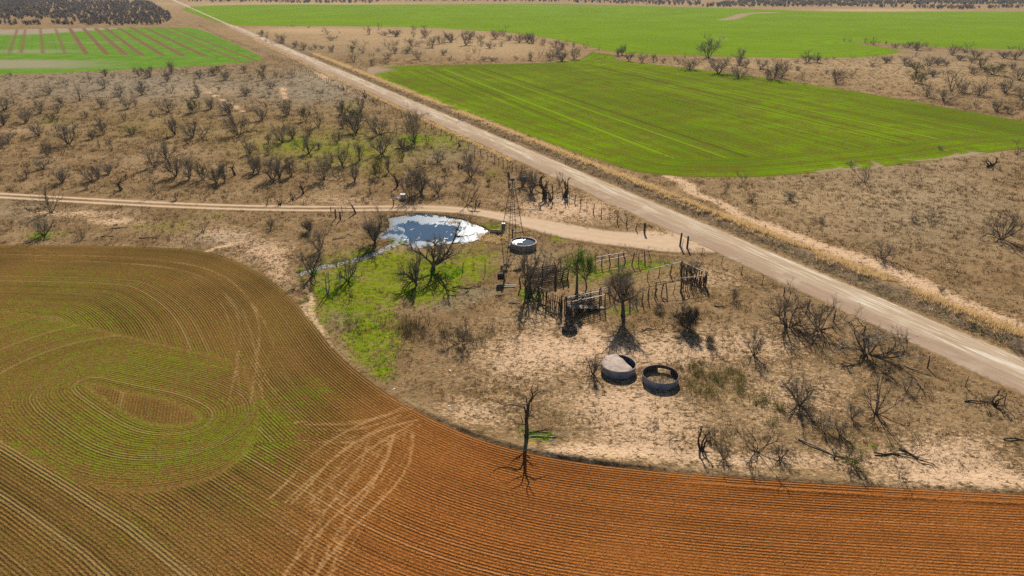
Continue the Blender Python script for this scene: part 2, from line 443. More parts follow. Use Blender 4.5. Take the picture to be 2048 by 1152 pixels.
# ------------------------------------------------------------------ the ploughed field with drilled rows
TEAR = smooth_line(GA([(150, 758), (260, 785), (340, 800), (388, 822), (402, 836), (388, 849), (340, 854), (290, 846), (235, 818)]), 2, True)
LOOP = smooth_line(GA([(-300, 590), (0, 618), (170, 652), (330, 692), (482, 722), (505, 770), (520, 830), (505, 890), (445, 948), (350, 975), (270, 982), (180, 970), (90, 925), (-50, 850), (-300, 760)]), 2, True)
e_lo = resample(smooth_line(GA([(850, 830)] + EDGE_PX[12:]), 3), 1.2)
EDGE_LOW = np.vstack([e_lo[0] + np.array([-.8627, .5058]) * 110, e_lo[0] + np.array([-.82, .57]) * 14, e_lo])
EDGE_LOW = resample(smooth_line(EDGE_LOW, 2), 1.5)
TRACKS = [([(838, 836), (760, 875), (700, 930), (660, 1000), (640, 1060), (655, 1120)], .9, .7), ([(790, 850), (790, 900), (740, 960), (690, 1010), (640, 1050), (590, 1080)], .85, .6), ([(820, 845), (800, 900), (745, 985), (700, 1060), (650, 1130), (630, 1165)], .8, .6), ([(700, 860), (660, 900), (640, 950), (655, 1010), (690, 1040)], .8, .5), ([(740, 880), (690, 950), (620, 1010), (570, 1060)], .8, .5), ([(600, 905), (680, 890), (760, 880), (815, 858)], .85, .55),   # wheel tracks: photo points, half gauge in metres, strength
    ([(-50, 512), (60, 516), (250, 519), (380, 533), (450, 566), (492, 615), (503, 670), (492, 740), (478, 810)], .95, .8), ([(40, 494), (90, 512), (260, 521), (400, 537), (465, 575), (510, 640), (528, 690), (545, 740), (575, 790), (620, 820)], .9, .7),
    ([(400, 548), (440, 575), (470, 620), (488, 680), (496, 740), (500, 790), (520, 830)], .9, .7), ([(540, 640), (530, 690), (510, 750), (505, 800)], .8, .5), ([(430, 590), (460, 640), (480, 690), (520, 720), (560, 770)], .8, .5),
    ([(832, 828), (770, 842), (700, 872), (640, 915), (600, 965), (560, 1003)], .9, 1.), ([(800, 868), (803, 910), (780, 955), (730, 1005), (680, 1050), (640, 1100), (590, 1160)], .95, 1.), ([(765, 868), (752, 920), (715, 975), (665, 1040), (620, 1110), (600, 1160)], .95, .9),
    ([(815, 840), (740, 880), (670, 935), (615, 985), (590, 1010)], .8, .9), ([(600, 868), (690, 876), (760, 862), (812, 838)], .85, .8), ([(590, 845), (680, 850), (760, 838), (808, 815)], .15, .8), ([(640, 975), (668, 1030), (665, 1085), (640, 1130), (625, 1170)], .8, .8),
    ([(560, 1000), (600, 1040), (640, 1080), (650, 1110)], .7, .5), ([(700, 850), (720, 880), (780, 900)], .9, .6), ([(690, 900), (640, 960), (640, 1020)], .7, .6), ([(760, 790), (820, 812)], .1, .6)]
LINES = [([(-100, 606), (0, 618), (170, 654), (330, 694), (482, 724)], .38), ([(150, 760), (240, 820), (290, 848), (345, 856), (388, 850), (402, 836)], .45), ([(170, 930), (260, 912), (340, 915), (440, 890), (500, 860)], .4), ([(150, 760), (260, 787), (340, 802), (390, 824)], .35),
    ([(140, 562), (260, 560), (330, 610), (380, 690)], .25), ([(350, 590), (395, 650), (415, 705)], .25), ([(0, 845), (150, 930), (330, 1060), (450, 1160)], .35), ([(900, 905), (1050, 960), (1300, 1005), (1700, 1040), (2100, 1065)], .45), ([(850, 930), (1000, 1010), (1300, 1065), (1700, 1095), (2100, 1110)], .4)]
def field_attrs(x, y, d):
    dE, _ = dist_line(x, y, EDGE); dL, _ = dist_line(x, y, EDGE_LOW)
    sT = signed(x, y, TEAR); inl = inside(x, y, LOOP)
    lower = dL + 0.0
    px0, py0 = to_px(x, y)
    upper = (~inl) & (py0 < np.interp(px0, [-400, 505, 600, 760, 870], [600, 890, 880, 850, 850])) & (px0 < 870)
    row = np.where(upper, dE, lower)
    row = np.where(inl, 30.1 - sT, row)
    dirn = np.array([.35, -.94]); nrm = np.array([.94, .35])
    row = np.where(sT > 0, (x * nrm[0] + y * nrm[1]), row)
    row = row + (fbm(x * .05, y * .05, 9) - .5) * .25
    px, py = to_px(x, y)
    tr = np.zeros_like(x)
    for pts, g, st in TRACKS:
        L = resample(smooth_line(GA(pts), 3), 1.5)
        tn = np.gradient(L, axis=0); tn /= np.linalg.norm(tn, axis=1)[:, None]; nr = np.c_[-tn[:, 1], tn[:, 0]]
        for sg in (-1, 1):
            dT, _ = dist_line(x, y, L + nr * g * sg)
            fade = .75 + .9 * (fbm(x * .3 + sg * 7, y * .3, 15) - .4)
            tr = np.maximum(tr, st * fade * np.exp(-(dT / .15) ** 2))
    for pts, st in LINES:
        L = resample(smooth_line(GA(pts), 3), 1.5)
        dT, _ = dist_line(x, y, L)
        tr = np.maximum(tr, st * np.exp(-(dT / .22) ** 2))
    gr = np.zeros_like(x)
    for cx, cy, rx, ry, st in ((300, 880, 190, 70, .75), (120, 760, 260, 110, .55), (520, 850, 120, 50, .65), (120, 560, 170, 30, .5), (200, 920, 160, 60, .35), (350, 730, 160, 45, .55), (580, 800, 80, 40, .4), (640, 780, 60, 25, .6), (500, 1010, 60, 30, .35), (280, 1060, 70, 50, .35), (100, 640, 160, 40, .6),
            (560, 650, 60, 50, .25), (420, 500, 80, 12, .25), (500, 900, 90, 40, .5), (30, 900, 60, 60, .2), (250, 600, 300, 120, .30), (250, 900, 400, 140, .25), (150, 1080, 250, 80, .2)):
        gr += st * np.exp(-(((px - cx) / rx) ** 2 + ((py - cy) / ry) ** 2))
    gr = np.where(sT > .3, gr * .35, gr)
    gr = gr * (1 - .6 * np.clip(tr, 0, 1))
    # redder, barer soil towards the lower right of the field
    red = sstep(520, 1050, px + (py - 800) * .55)
    dl, _ = dist_line(x, y, np.vstack([LOOP, LOOP[:1]]))
    seam = sstep(.05, .55, np.minimum(dl, np.abs(sT)))
    um = upper.astype(float)
    hgt = 10 * seam * (.55 + .45 * sstep(.30, .62, fbm(x * .11 + 5, y * .11, 19))) * np.where(sT > 0, .6, np.where(inl, .62, 1))
    return {'row': row, 'tint': np.c_[np.clip(gr, 0, 1), np.clip(tr, 0, 1), np.clip(red, 0, 1), np.clip(hgt / 10, 0, 1)]}
def field_mat():
    m, t, b = new_mat('drilled red soil')
    pos = t.n('ShaderNodeNewGeometry').outputs['Position']
    z = t.n('ShaderNodeSeparateColor', {0: t.attr('tint', 'Color')})
    green, trk, red = z.outputs[0], z.outputs[1], z.outputs[2]
    amp = t.attr('tint', 'Alpha')
    row = t.attr('row')
    n2 = t.noise(pos, .35, 4, .6); n3 = t.noise(pos, 3.6, 4, .72); n4 = t.noise(pos, 8.0, 3, .72); n5 = t.noise(pos, .09, 3, .6)
    # rows 0.29 m apart, wandering a little, some drilled deeper than others
    wob = t.math('MULTIPLY_ADD', t.math('SUBTRACT', t.noise(pos, 3.2, 4, .75), .5), .17, row)
    ph = t.math('MULTIPLY', wob, 2 * math.pi / .27)
    s = t.math('MULTIPLY_ADD', t.math('SINE', ph), .5, .5)
    rn = t.n('ShaderNodeTexNoise', {'W': row, 'Scale': .62, 'Detail': 4.0, 'Roughness': .7}, noise_dimensions='1D').outputs[0]
    deep = t.ramp(rn, .36, .68)
    wide = t.ramp(t.n('ShaderNodeTexNoise', {'W': row, 'Scale': .28, 'Detail': 3.0, 'Roughness': .7}, noise_dimensions='1D').outputs[0], .42, .62)
    soilc = t.mix(red, t.mix(n2, (.132, .068, .017), (.205, .108, .028)), t.mix(n2, (.225, .072, .014), (.325, .110, .024)))
    soilc = t.mix(t.ramp(n3, .45, .72), soilc, t.mix(red, (.270, .150, .050), (.410, .160, .042)))
    dark = t.mix(red, (.038, .021, .007), (.058, .019, .006))  # self-shadow of the furrows, painted into the soil colour along the troughs
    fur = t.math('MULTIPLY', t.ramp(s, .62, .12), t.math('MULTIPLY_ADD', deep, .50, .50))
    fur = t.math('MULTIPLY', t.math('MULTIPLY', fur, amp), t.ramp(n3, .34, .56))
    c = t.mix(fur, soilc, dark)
    # residue and clods
    c = t.mix(t.math('MULTIPLY', t.ramp(n4, .58, .70), .5), c, t.mix(red, (.47, .31, .16), (.56, .30, .13)))
    c = t.mix(t.math('MULTIPLY', t.ramp(n4, .46, .34), .75), c, (.055, .028, .012))
    # young wheat in the rows
    gl = t.math('ADD', t.math('MULTIPLY', green, .84), t.math('MULTIPLY_ADD', t.ramp(n5, .45, .7), .12, .05))
    gm = t.ramp(t.math('SUBTRACT', t.math('MULTIPLY_ADD', n3, .40, t.math('MULTIPLY_ADD', n4, .25, t.math('MULTIPLY', t.noise(pos, 1.0, 4, .7), .35))), t.math('MULTIPLY_ADD', gl, -.135, .60)), -.02, .04)
    c = t.mix(t.math('MULTIPLY', t.math('MULTIPLY', gm, t.math('MULTIPLY_ADD', s, .6, .4)), .95), c, t.mix(n4, (.085, .130, .004), (.170, .230, .008)))
    c = t.mix(t.math('MULTIPLY', green, .10), c, (.165, .150, .022))
    # pressed wheel tracks
    tm = t.math('MULTIPLY', t.ramp(t.math('MULTIPLY_ADD', t.math('SUBTRACT', n3, .5), 1.3, trk), .25, .95), .66)
    c = t.mix(tm, c, t.mix(red, (.375, .245, .105), (.50, .265, .110)))
    c = t.mix(t.math('MULTIPLY', t.math('MULTIPLY', wide, amp), .38), c, t.mix(red, (.070, .048, .012), (.105, .038, .012)))
    c = t.mix(t.math('MULTIPLY', t.ramp(rn, .56, .66), .28), c, t.mix(red, (.36, .24, .095), (.45, .215, .075)))
    c2, h2 = soil(t)
    e = edge_mask(t, .5, .35, 1.1)
    setc(t, b, t.mix(e, c2, c), .95)
    h = t.math('MULTIPLY', t.math('MULTIPLY', s, amp), t.math('MULTIPLY_ADD', deep, .6, .35))
    h = t.math('MULTIPLY', h, t.math('SUBTRACT', 1.0, t.math('MULTIPLY', tm, .8)))
    h = t.math('ADD', t.math('MULTIPLY', h, .8), t.math('MULTIPLY_ADD', n3, 1.0, t.math('MULTIPLY', n4, .6)))
    bump(t, b, h, 1.0, .115)
    return m
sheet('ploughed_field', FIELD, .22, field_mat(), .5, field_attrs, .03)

# ------------------------------------------------------------------ wheat fields
def wheat_mat(name, green1, green2, brown, far):
    m, t, b = new_mat(name)
    pos = t.n('ShaderNodeNewGeometry').outputs['Position']
    row = t.attr('row'); bare = t.attr('bare')
    n1 = t.noise(pos, .018, 4, .6); n2 = t.noise(pos, .14, 4, .65); n3 = t.noise(pos, 1.1, 4, .7)
    rn = t.n('ShaderNodeTexNoise', {'W': row, 'Scale': .16, 'Detail': 5.0, 'Roughness': .72}, noise_dimensions='1D').outputs[0]
    rf = t.n('ShaderNodeTexNoise', {'W': row, 'Scale': .9, 'Detail': 2.0, 'Roughness': .6}, noise_dimensions='1D').outputs[0]
    c = t.mix(t.ramp(n1, .35, .65), green1, green2)
    fine = t.n('ShaderNodeTexNoise', {'W': row, 'Scale': 2.2, 'Detail': 3.0, 'Roughness': .7}, noise_dimensions='1D').outputs[0]
    band = t.ramp(t.math('MULTIPLY_ADD', n2, .35, t.math('MULTIPLY', rn, .75)), .44, .66)
    c = t.mix(t.math('MULTIPLY', band, .8 if far else .55), c, t.mix(.5, green1, brown))
    k = .30 if far else .75
    br = t.ramp(t.math('ADD', t.math('MULTIPLY', rf, .40), t.math('MULTIPLY_ADD', n3, .42, t.math('MULTIPLY', n2, .24))), .50, .60)
    c = t.mix(t.math('MULTIPLY', br, k), c, brown)
    if not far:
        c = t.mix(t.math('MULTIPLY', t.ramp(n3, .42, .30), .5), c, (.030, .042, .008))
        c = t.mix(t.math('MULTIPLY', t.ramp(rf, .40, .30), .65), c, (.045, .038, .010))
        c = t.mix(t.math('MULTIPLY', t.ramp(fine, .48, .36), .55), c, (.035, .050, .004))
        c = t.mix(t.math('MULTIPLY', t.ramp(rn, .60, .72), .6), c, (.175, .300, .003))
    c = t.mix(t.ramp(t.math('MULTIPLY_ADD', t.math('SUBTRACT', n2, .5), .7, bare), .25, .8), c, (.30, .205, .135))
    c2, h2 = soil(t)
    e = edge_mask(t, 3.0 if far else 1.0, 2.0 if far else .8, .2 if far else .5)
    setc(t, b, t.mix(e, c2, c), .9)
    bump(t, b, t.math('MULTIPLY_ADD', rf, .5, n3), .6, .10)
    return m
WD = (np.array(G(1340, 285)) - np.array(G(1024, 172))); WD /= np.linalg.norm(WD); WN = np.array([-WD[1], WD[0]])
def wheat_attrs(x, y, d):
    px, py = to_px(x, y)
    row = np.where(d < 14, d + 300, x * WN[0] + y * WN[1])
    bare = np.clip(.75 * np.exp(-(((px - 745) / 60) ** 2 + ((py - 140) / 9) ** 2)), 0, 1) + .35 * np.exp(-(d / 2.0) ** 2)
    for pts in ([(1740, 322), (1762, 332), (1745, 338)], [(1700, 320), (1724, 333), (1690, 340)], [(1900, 296), (1950, 303), (1935, 312)], [(1880, 298), (1922, 308), (1900, 314)], [(1800, 318), (1850, 322), (1960, 306)], [(1660, 325), (1690, 336), (1640, 343)]):
        dT, _ = dist_line(x, y, smooth_line(GA(pts), 3)); bare = bare + .55 * np.exp(-(dT / .7) ** 2)
    return {'row': row, 'bare': bare}
sheet('wheat_field', WHEAT, 1.1, wheat_mat('young wheat', (.095, .165, .003), (.150, .245, .003), (.125, .078, .018), False), 1.1, wheat_attrs, .05)
def far_attrs(x, y, d):
    row = np.where(d < 40, d + 900, y + .12 * x)
    bare = np.zeros_like(x)
    for pts, w, st in (([(1446, 40), (1470, 36), (1485, 29), (1500, 27), (1540, 25.5)], 7, 1.), ([(660, 24), (700, 21), (780, 17), (900, 13)], 8, .35), ([(660, 24), (760, 38), (860, 48), (900, 53)], 6, .25), ([(1020, 64), (1200, 70), (1400, 75), (1536, 80), (1800, 83), (2300, 88)], 3, .42), ([(870, 10.5), (1020, 10.5), (1200, 14)], 16, .5),
                       ([(1820, 36), (1910, 38.5)], 12, .4), ([(1920, 47.5), (2048, 52)], 10, .3), ([(1400, 22), (1480, 24), (1560, 26)], 12, .4), ([(1410, 78), (1460, 79)], 3, .6)):
        dT, _ = dist_line(x, y, smooth_line(GA(pts), 2)); bare = bare + st * np.exp(-(dT / w) ** 2)
    return {'row': row, 'bare': bare}
sheet('far_wheat_field', FAR, 7.0, wheat_mat('far wheat', (.115, .205, .003), (.145, .255, .004), (.150, .150, .020), True), 5.0, far_attrs, .12, bounds=(-700, 1250, 200, 1150))

# striped field: wheat with unsown strips that run with the road
SDIR = np.array(G(380, 115)) - np.array(G(280, 62)); SDIR /= np.linalg.norm(SDIR); SNOR = np.array([SDIR[1], -SDIR[0]])
def strip_attrs(x, y, d):
    px, py = to_px(x, y)
    u = x * SNOR[0] + y * SNOR[1]
    cs = [G(*p) for p in ((490, 113), (425, 100), (375, 96), (335, 95), (300, 95), (263, 95), (231, 92), (197, 90), (161, 90), (123, 89), (84, 90), (45, 90), (25, 88))]
    s = np.zeros_like(x)
    head = sstep(112.5, 110.5, py - (px - 300) * .018) * sstep(57, 60, py + .02 * px)
    for i, c in enumerate(cs):
        uc = c[0] * SNOR[0] + c[1] * SNOR[1]
        w = .8 if i < 2 else 1.2
        s = np.maximum(s, sstep(w + .7, w - .3, np.abs(u - uc)) * (1 if i < 9 else .75) * (head if i > 1 else 1) * (.85 if i > 0 else 1))
    tan = sstep(20, -20, px - 170 + (py - 62) * 14) * sstep(73, 66, py) + .8 * sstep(300, 60, px) * sstep(118, 122, py - (px) * .004) * sstep(141, 133, py)
    tan = tan + .7 * np.exp(-(((px - 60) / 90) ** 2 + ((py - 103) / 3.5) ** 2)) + .35 * np.exp(-(((px - 200) / 100) ** 2 + ((py - 85) / 2) ** 2))
    row = np.where(py - (px - 300) * .018 > 112, d + 500, u)
    return {'row': row, 'tint': np.c_[np.clip(s, 0, 1), np.clip(tan, 0, 1), np.zeros_like(x), np.ones_like(x)]}
def strip_mat():
    m, t, b = new_mat('striped wheat')
    pos = t.n('ShaderNodeNewGeometry').outputs['Position']
    z = t.n('ShaderNodeSeparateColor', {0: t.attr('tint', 'Color')})
    n2 = t.noise(pos, .12, 4, .65); n3 = t.noise(pos, .9, 3, .7)
    rn = t.n('ShaderNodeTexNoise', {'W': t.attr('row'), 'Scale': .35, 'Detail': 5.0, 'Roughness': .75}, noise_dimensions='1D').outputs[0]
    c = t.mix(t.ramp(n2, .35, .65), (.085, .185, .014), (.125, .235, .020))
    c = t.mix(t.math('MULTIPLY', t.ramp(t.math('MULTIPLY_ADD', rn, .7, t.math('MULTIPLY', n3, .3)), .48, .62), .6), c, (.150, .125, .045))
    c = t.mix(t.math('MULTIPLY', t.ramp(rn, .42, .36), .4), c, (.05, .075, .012))
    c = t.mix(z.outputs[1], c, t.mix(n3, (.245, .195, .135), (.31, .25, .18)))
    c = t.mix(t.ramp(t.math('MULTIPLY_ADD', t.math('SUBTRACT', n3, .5), .5, z.outputs[0]), .35, .65), c, t.mix(n3, (.135, .072, .040), (.205, .115, .066)))
    c2, h2 = soil(t)
    setc(t, b, t.mix(edge_mask(t, 2.0, 1.2, .25), c2, c), .9)
    bump(t, b, rn, .5, .1)
    return m
sheet('striped_wheat_field', STRIPED, 1.7, strip_mat(), 2.0, strip_attrs, .07, bounds=(-420, 60, 200, 760))

# ------------------------------------------------------------------ ribbons: road, track, berms, creek
def ribbon(name, line, offs, zf, mat, extra=None, kind='structure'):
    """line (n,2); offs sorted offsets to its left; zf(s, a) height"""
    line = np.asarray(line); n = len(line); k = len(offs)
    tn = np.gradient(line, axis=0); tn /= np.linalg.norm(tn, axis=1)[:, None]
    nr = np.c_[-tn[:, 1], tn[:, 0]]
    s = np.r_[0, np.cumsum(np.linalg.norm(np.diff(line, axis=0), axis=1))]
    offs = np.asarray(offs, float)
    P = line[:, None, :] + nr[:, None, :] * offs[None, :, None]
    x, y = P[..., 0].ravel(), P[..., 1].ravel()
    SS = np.repeat(s, k); AA = np.tile(offs, n)
    z = zf(SS, AA, x, y)
    i, j = np.meshgrid(np.arange(n - 1), np.arange(k - 1), indexing='ij')
    f = np.stack([i * k + j, (i + 1) * k + j, (i + 1) * k + j + 1, i * k + j + 1], -1).reshape(-1, 4)[:, ::-1]
    m = mesh_np(name, np.c_[x, y, z], f, True)
    attr(m, 'zone', zone(x, y), 'FLOAT_COLOR'); ex = extra(SS, AA, x, y) if extra else {}
    for q, v in {'along': SS, 'across': AA, **ex}.items(): attr(m, q, v, 'FLOAT_COLOR' if np.ndim(v) == 2 else 'FLOAT')
    return tag(link(name, m, mat), kind=kind)

def road_mat():
    m, t, b = new_mat('caliche gravel')
    pos = t.n('ShaderNodeNewGeometry').outputs['Position']
    s, a = t.attr('along'), t.attr('across')          # across 0 far edge .. -6.6 near edge
    n1 = t.noise(pos, .22, 4, .6); n2 = t.noise(pos, 1.4, 4, .65); n3 = t.noise(pos, 11, 3, .7)
    vec = t.n('ShaderNodeCombineXYZ', {0: t.math('MULTIPLY', s, .075), 1: t.math('MULTIPLY', a, 1.3)}).outputs[0]
    st = t.noise(vec, 1.0, 5, .68, 1.3)
    vec2 = t.n('ShaderNodeCombineXYZ', {0: t.math('MULTIPLY', s, .16), 1: t.math('MULTIPLY', a, 3.2)}).outputs[0]
    st2 = t.noise(vec2, 1.0, 4, .65, .3)
    near_half = t.ramp(t.math('MULTIPLY_ADD', t.math('SUBTRACT', n1, .5), 2.4, a), -3.2, -5.0)
    c = t.mix(t.ramp(st, .40, .62), (.350, .250, .160), (.440, .335, .230))
    c = t.mix(t.math('MULTIPLY', near_half, .75), c, t.mix(n2, (.270, .180, .120), (.335, .230, .158)))
    wh = t.math('MULTIPLY', t.ramp(t.math('MULTIPLY_ADD', st, .7, t.math('MULTIPLY', st2, .35)), .53, .66), t.math('SUBTRACT', 1.0, t.math('MULTIPLY', near_half, .8)))
    c = t.mix(wh, c, t.mix(n2, (.52, .45, .36), (.64, .58, .48)))
    c = t.mix(t.math('MULTIPLY', t.ramp(st2, .42, .30), .28), c, (.26, .185, .125))
    c = t.mix(t.math('MULTIPLY', t.ramp(n1, .52, .66), .35), c, (.50, .41, .30))
    c = t.mix(t.math('MULTIPLY', t.ramp(n3, .58, .72), .22), c, (.70, .64, .54))
    c = t.mix(t.math('MULTIPLY', t.ramp(n3, .42, .30), .25), c, (.20, .15, .11))
    c2, h2 = soil(t)
    ew = t.math('MULTIPLY_ADD', t.math('SUBTRACT', n2, .5), 1.2, t.math('SUBTRACT', 3.3 + .1, t.math('ABSOLUTE', t.math('ADD', a, 3.3))))
    setc(t, b, t.mix(t.ramp(ew, -.25, .35), c2, c), .95)
    bump(t, b, t.math('MULTIPLY_ADD', st2, 1.5, t.math('MULTIPLY_ADD', n2, .5, t.math('MULTIPLY', n3, .5))), .55, .06)
    return m
def stations(s0, s1):
    out = [s0]
    while out[-1] < s1: out.append(out[-1] + .45 * max(1, (np.linalg.norm(road_pt(out[-1], 0))) / 60))
    return np.array(out)
st_road = stations(-55, 1500)
road_line = np.array([road_pt(s, 0) for s in st_road])
# offsets to the left of the travel direction RDIR are on the near side of the road
road_offs = np.r_[-1.0, -.6, -.3, np.linspace(0, ROAD_W, 18), ROAD_W + .3, ROAD_W + .6, ROAD_W + 1.0]
ribbon('gravel_road', road_line, road_offs, lambda s, a, x, y: .10 * np.clip(1 - ((a - 3.3) / 3.7) ** 2, -.4, 1) + .03 + .012 * (fbm(x * .5, y * .5, 5) - .5) - .09 * sstep(.5, 1.0, np.abs(a - 3.3) - 3.3), road_mat(), lambda s, a, x, y: {'across': -a})

def track_mat():
    m, t, b = new_mat('sandy track')
    pos = t.n('ShaderNodeNewGeometry').outputs['Position']
    a, wid = t.attr('across'), t.attr('solid')
    n2 = t.noise(pos, .9, 4, .65); n3 = t.noise(pos, 6, 3, .7)
    aa = t.math('ABSOLUTE', t.math('MULTIPLY_ADD', t.math('SUBTRACT', n2, .5), .5, a))
    rut = t.ramp(t.math('ABSOLUTE', t.math('SUBTRACT', aa, .95)), .62, .25)
    hw = t.attr('hw')
    body = t.math('MULTIPLY', t.ramp(t.math('SUBTRACT', aa, hw), .5, -.5), wid)
    k = t.math('MAXIMUM', rut, body)
    c2, h2 = soil(t)
    c = t.mix(n2, (.43, .295, .185), (.55, .405, .275))
    c = t.mix(t.math('MULTIPLY', t.math('MULTIPLY', t.ramp(n3, .45, .3), t.math('SUBTRACT', 1.0, rut)), .45), c, (.30, .20, .12))
    setc(t, b, t.mix(k, c2, c), .95)
    bump(t, b, n3, .5, .05)
    return m
solid = lambda s, a, x, y: {'solid': sstep(-32, -4, x) * .95, 'hw': 1.5 + 1.3 * sstep(-3, 8, x) + 1.0 * sstep(14, 24, x)}
ribbon('dirt_track', TRACK, np.linspace(-5, 5, 25), lambda s, a, x, y: .045 - .30 * sstep(.6, 1.4, np.abs(a) - (1.5 + 1.3 * sstep(-3, 8, x) + 1.0 * sstep(14, 24, x))) - .02 * np.exp(-((np.abs(a) - .95) / .3) ** 2), track_mat(), solid)

# low bank between the pasture and the field: the pasture side drops to the ploughed soil
bank_line = resample(EDGE, .35)
bk = sstep(-8, 6, bank_line[:, 0])
def bank_z(s, a, x, y):
    k = .12 + .55 * sstep(-14, -2, x) * (.40 + .60 * sstep(16, 6, x))
    r = .42 * k * np.exp(-((a - .25) / np.where(a > .25, 1.5, .30)) ** 2)
    return r * (.65 + .7 * fbm(x * .5, y * .5, 21)) - .03 + .05 * k * (fbm(x * 2.2, y * 2.2, 23) - .5)
ribbon('field_bank', bank_line, [-.9, -.6, -.4, -.25, -.1, .05, .2, .35, .55, .8, 1.2, 1.8, 2.6, 3.4], bank_z, PASTURE)
# a second ridge inside the field thrown up by the plough on the lower right
r2 = bank_line[(bank_line[:, 0] > 9)]
ribbon('plough_ridge', resample(r2 + np.array([0, -1.15]), .35), [-.45, -.3, -.15, 0, .15, .3, .5], lambda s, a, x, y: .15 * np.exp(-(a / .2) ** 2) * (.5 + fbm(x * .7, y * .7, 31)) * sstep(9, 17, x) - .02, None or bpy.data.materials['drilled red soil'],
       lambda s, a, x, y: {'edge': np.full_like(x, 3.0), 'row': a, 'tint': np.tile([0., 0., 1., .3], (len(x), 1))})

# rough ditch bank along the far side of the road
def clod_mat():
    m, t, b = new_mat('cloddy ditch earth')
    pos = t.n('ShaderNodeNewGeometry').outputs['Position']
    a = t.attr('across')
    n2 = t.noise(pos, .8, 4, .65); n3 = t.noise(pos, 4, 4, .7)
    c = t.mix(t.ramp(n3, .35, .65), (.150, .098, .056), (.300, .205, .125))
    c = t.mix(t.math('MULTIPLY', t.ramp(n2, .52, .66), .6), c, (.10, .125, .03))
    c = t.mix(t.math('MULTIPLY', t.ramp(n3, .55, .75), .5), c, (.33, .25, .16))
    c2, h2 = soil(t)
    k = t.math('MULTIPLY', t.ramp(t.math('MULTIPLY_ADD', t.math('SUBTRACT', n2, .5), .8, a), -.75, -1.1), t.ramp(t.math('MULTIPLY_ADD', t.math('SUBTRACT', n2, .5), 1.0, a), -4.9, -4.2))
    setc(t, b, t.mix(k, c2, c), .95); bump(t, b, t.math('MULTIPLY_ADD', n3, 1.0, n2), .9, .2)
    return m
ditch_line = np.array([road_pt(s, 0) for s in stations(-50, 420) if True])
ds_ = [-6.2, -5.6, -5.0, -4.5, -4.1, -3.7, -3.4, -3.1, -2.8, -2.5, -2.2, -1.9, -1.6, -1.3, -1.0, -.8]
def ditch_z(s, a, x, y):
    u = -a
    far_ = sstep(170, 60, s); base = (.30 + .25 * far_) * sstep(1.0, 3.4, u) * sstep(6.2, 3.6, u)
    lump = (fbm(x * 1.1, y * 1.1, 41) - .42) * .60 * sstep(.9, 1.6, u) * sstep(5.2, 3.6, u)
    fine = (fbm(x * 3.1, y * 3.1, 43) - .5) * .22 * sstep(.9, 1.6, u) * sstep(5.2, 3.6, u)
    return base + np.maximum(lump, -.08) + fine - .03
ribbon('ditch_bank', ditch_line, ds_, ditch_z, clod_mat())

# ------------------------------------------------------------------ pond and creek
def water_mat(name, base, wild):
    m, t, b = new_mat(name)
    pos = t.n('ShaderNodeNewGeometry').outputs['Position']
    n1 = t.noise(t.scalev(pos, (1, .5, 1)), .55, 6, .70, 1.0); n2 = t.noise(pos, 7, 3, .6); n3 = t.noise(pos, 1.3, 4, .6)
    r = t.math('MULTIPLY_ADD', t.ramp(t.math('ADD', n1, t.attr('wild') if wild else 0.0), .545, .63), .34, .03)
    setc(t, b, base, .1)
    t.t.links.new(r, b.inputs['Roughness'])
    b.inputs['Specular IOR Level'].default_value = .5; b.inputs['IOR'].default_value = 1.33
    bump(t, b, t.math('MULTIPLY', t.math('MULTIPLY_ADD', n3, .6, n2), t.math('MULTIPLY_ADD', r, 1.4, .05)), .35, .05)
    return m
px_, py_ = None, None
def pond_attrs(x, y, d):
    px, py = to_px(x, y)
    w = np.zeros_like(x)
    for cx, cy, rx, ry, st in ((948, 466, 34, 16, .40), (865, 438, 45, 6, .22), (785, 443, 18, 9, .26), (785, 474, 30, 8, .28), (845, 490, 50, 5, .3), (820, 434, 40, 5, .18), (800, 456, 22, 5, .16), (900, 484, 50, 5, .25), (920, 446, 30, 5, .2)):
        w += st * np.exp(-(((px - cx) / rx) ** 2 + ((py - cy) / ry) ** 2))
    for cx, cy, rx, ry in ((860, 462, 50, 13), (800, 448, 20, 4), (905, 455, 25, 8)):
        w -= .10 * np.exp(-(((px - cx) / rx) ** 2 + ((py - cy) / ry) ** 2))
    return {'wild': w}
def pond():
    x0, y0 = POND.min(0) - 1.2; x1, y1 = POND.max(0) + 1.2
    X, Y = np.meshgrid(np.arange(x0, x1, .5), np.arange(y0, y1, .5), indexing='ij'); sh = X.shape
    x, y = X.ravel(), Y.ravel(); d = signed(x, y, POND)
    kk = (d > -.75).reshape(sh); cell = kk[:-1, :-1] & kk[1:, :-1] & kk[:-1, 1:] & kk[1:, 1:]
    idx = np.arange(x.size).reshape(sh)
    f = np.stack([idx[:-1, :-1], idx[1:, :-1], idx[1:, 1:], idx[:-1, 1:]], -1)[cell]
    used = np.zeros(x.size, bool); used[f.ravel()] = True; rm = np.cumsum(used) - 1
    x, y, d = x[used], y[used], d[used]
    m = mesh_np('pond_water', np.c_[x, y, np.full(len(x), -.16)], rm[f], True)
    attr(m, 'wild', pond_attrs(x, y, d)['wild'])
    tag(link('pond_water', m, water_mat('pond water', (.016, .050, .098), True)), kind='structure')
pond()
cl = CREEK
m_, t_, b_ = new_mat('creek water and wet stones')
pos_ = t_.n('ShaderNodeNewGeometry').outputs['Position']
v_ = t_.n('ShaderNodeTexVoronoi', {'Vector': pos_, 'Scale': 2.2}, feature='F1').outputs[0]; nn_ = t_.noise(pos_, 3.0, 4, .65)
setc(t_, b_, t_.mix(t_.ramp(nn_, .40, .60), (.040, .032, .025), (.19, .16, .13)), .3)
t_.t.links.new(t_.math('MULTIPLY_ADD', nn_, .4, .42), b_.inputs['Roughness']); b_.inputs['Specular IOR Level'].default_value = .3
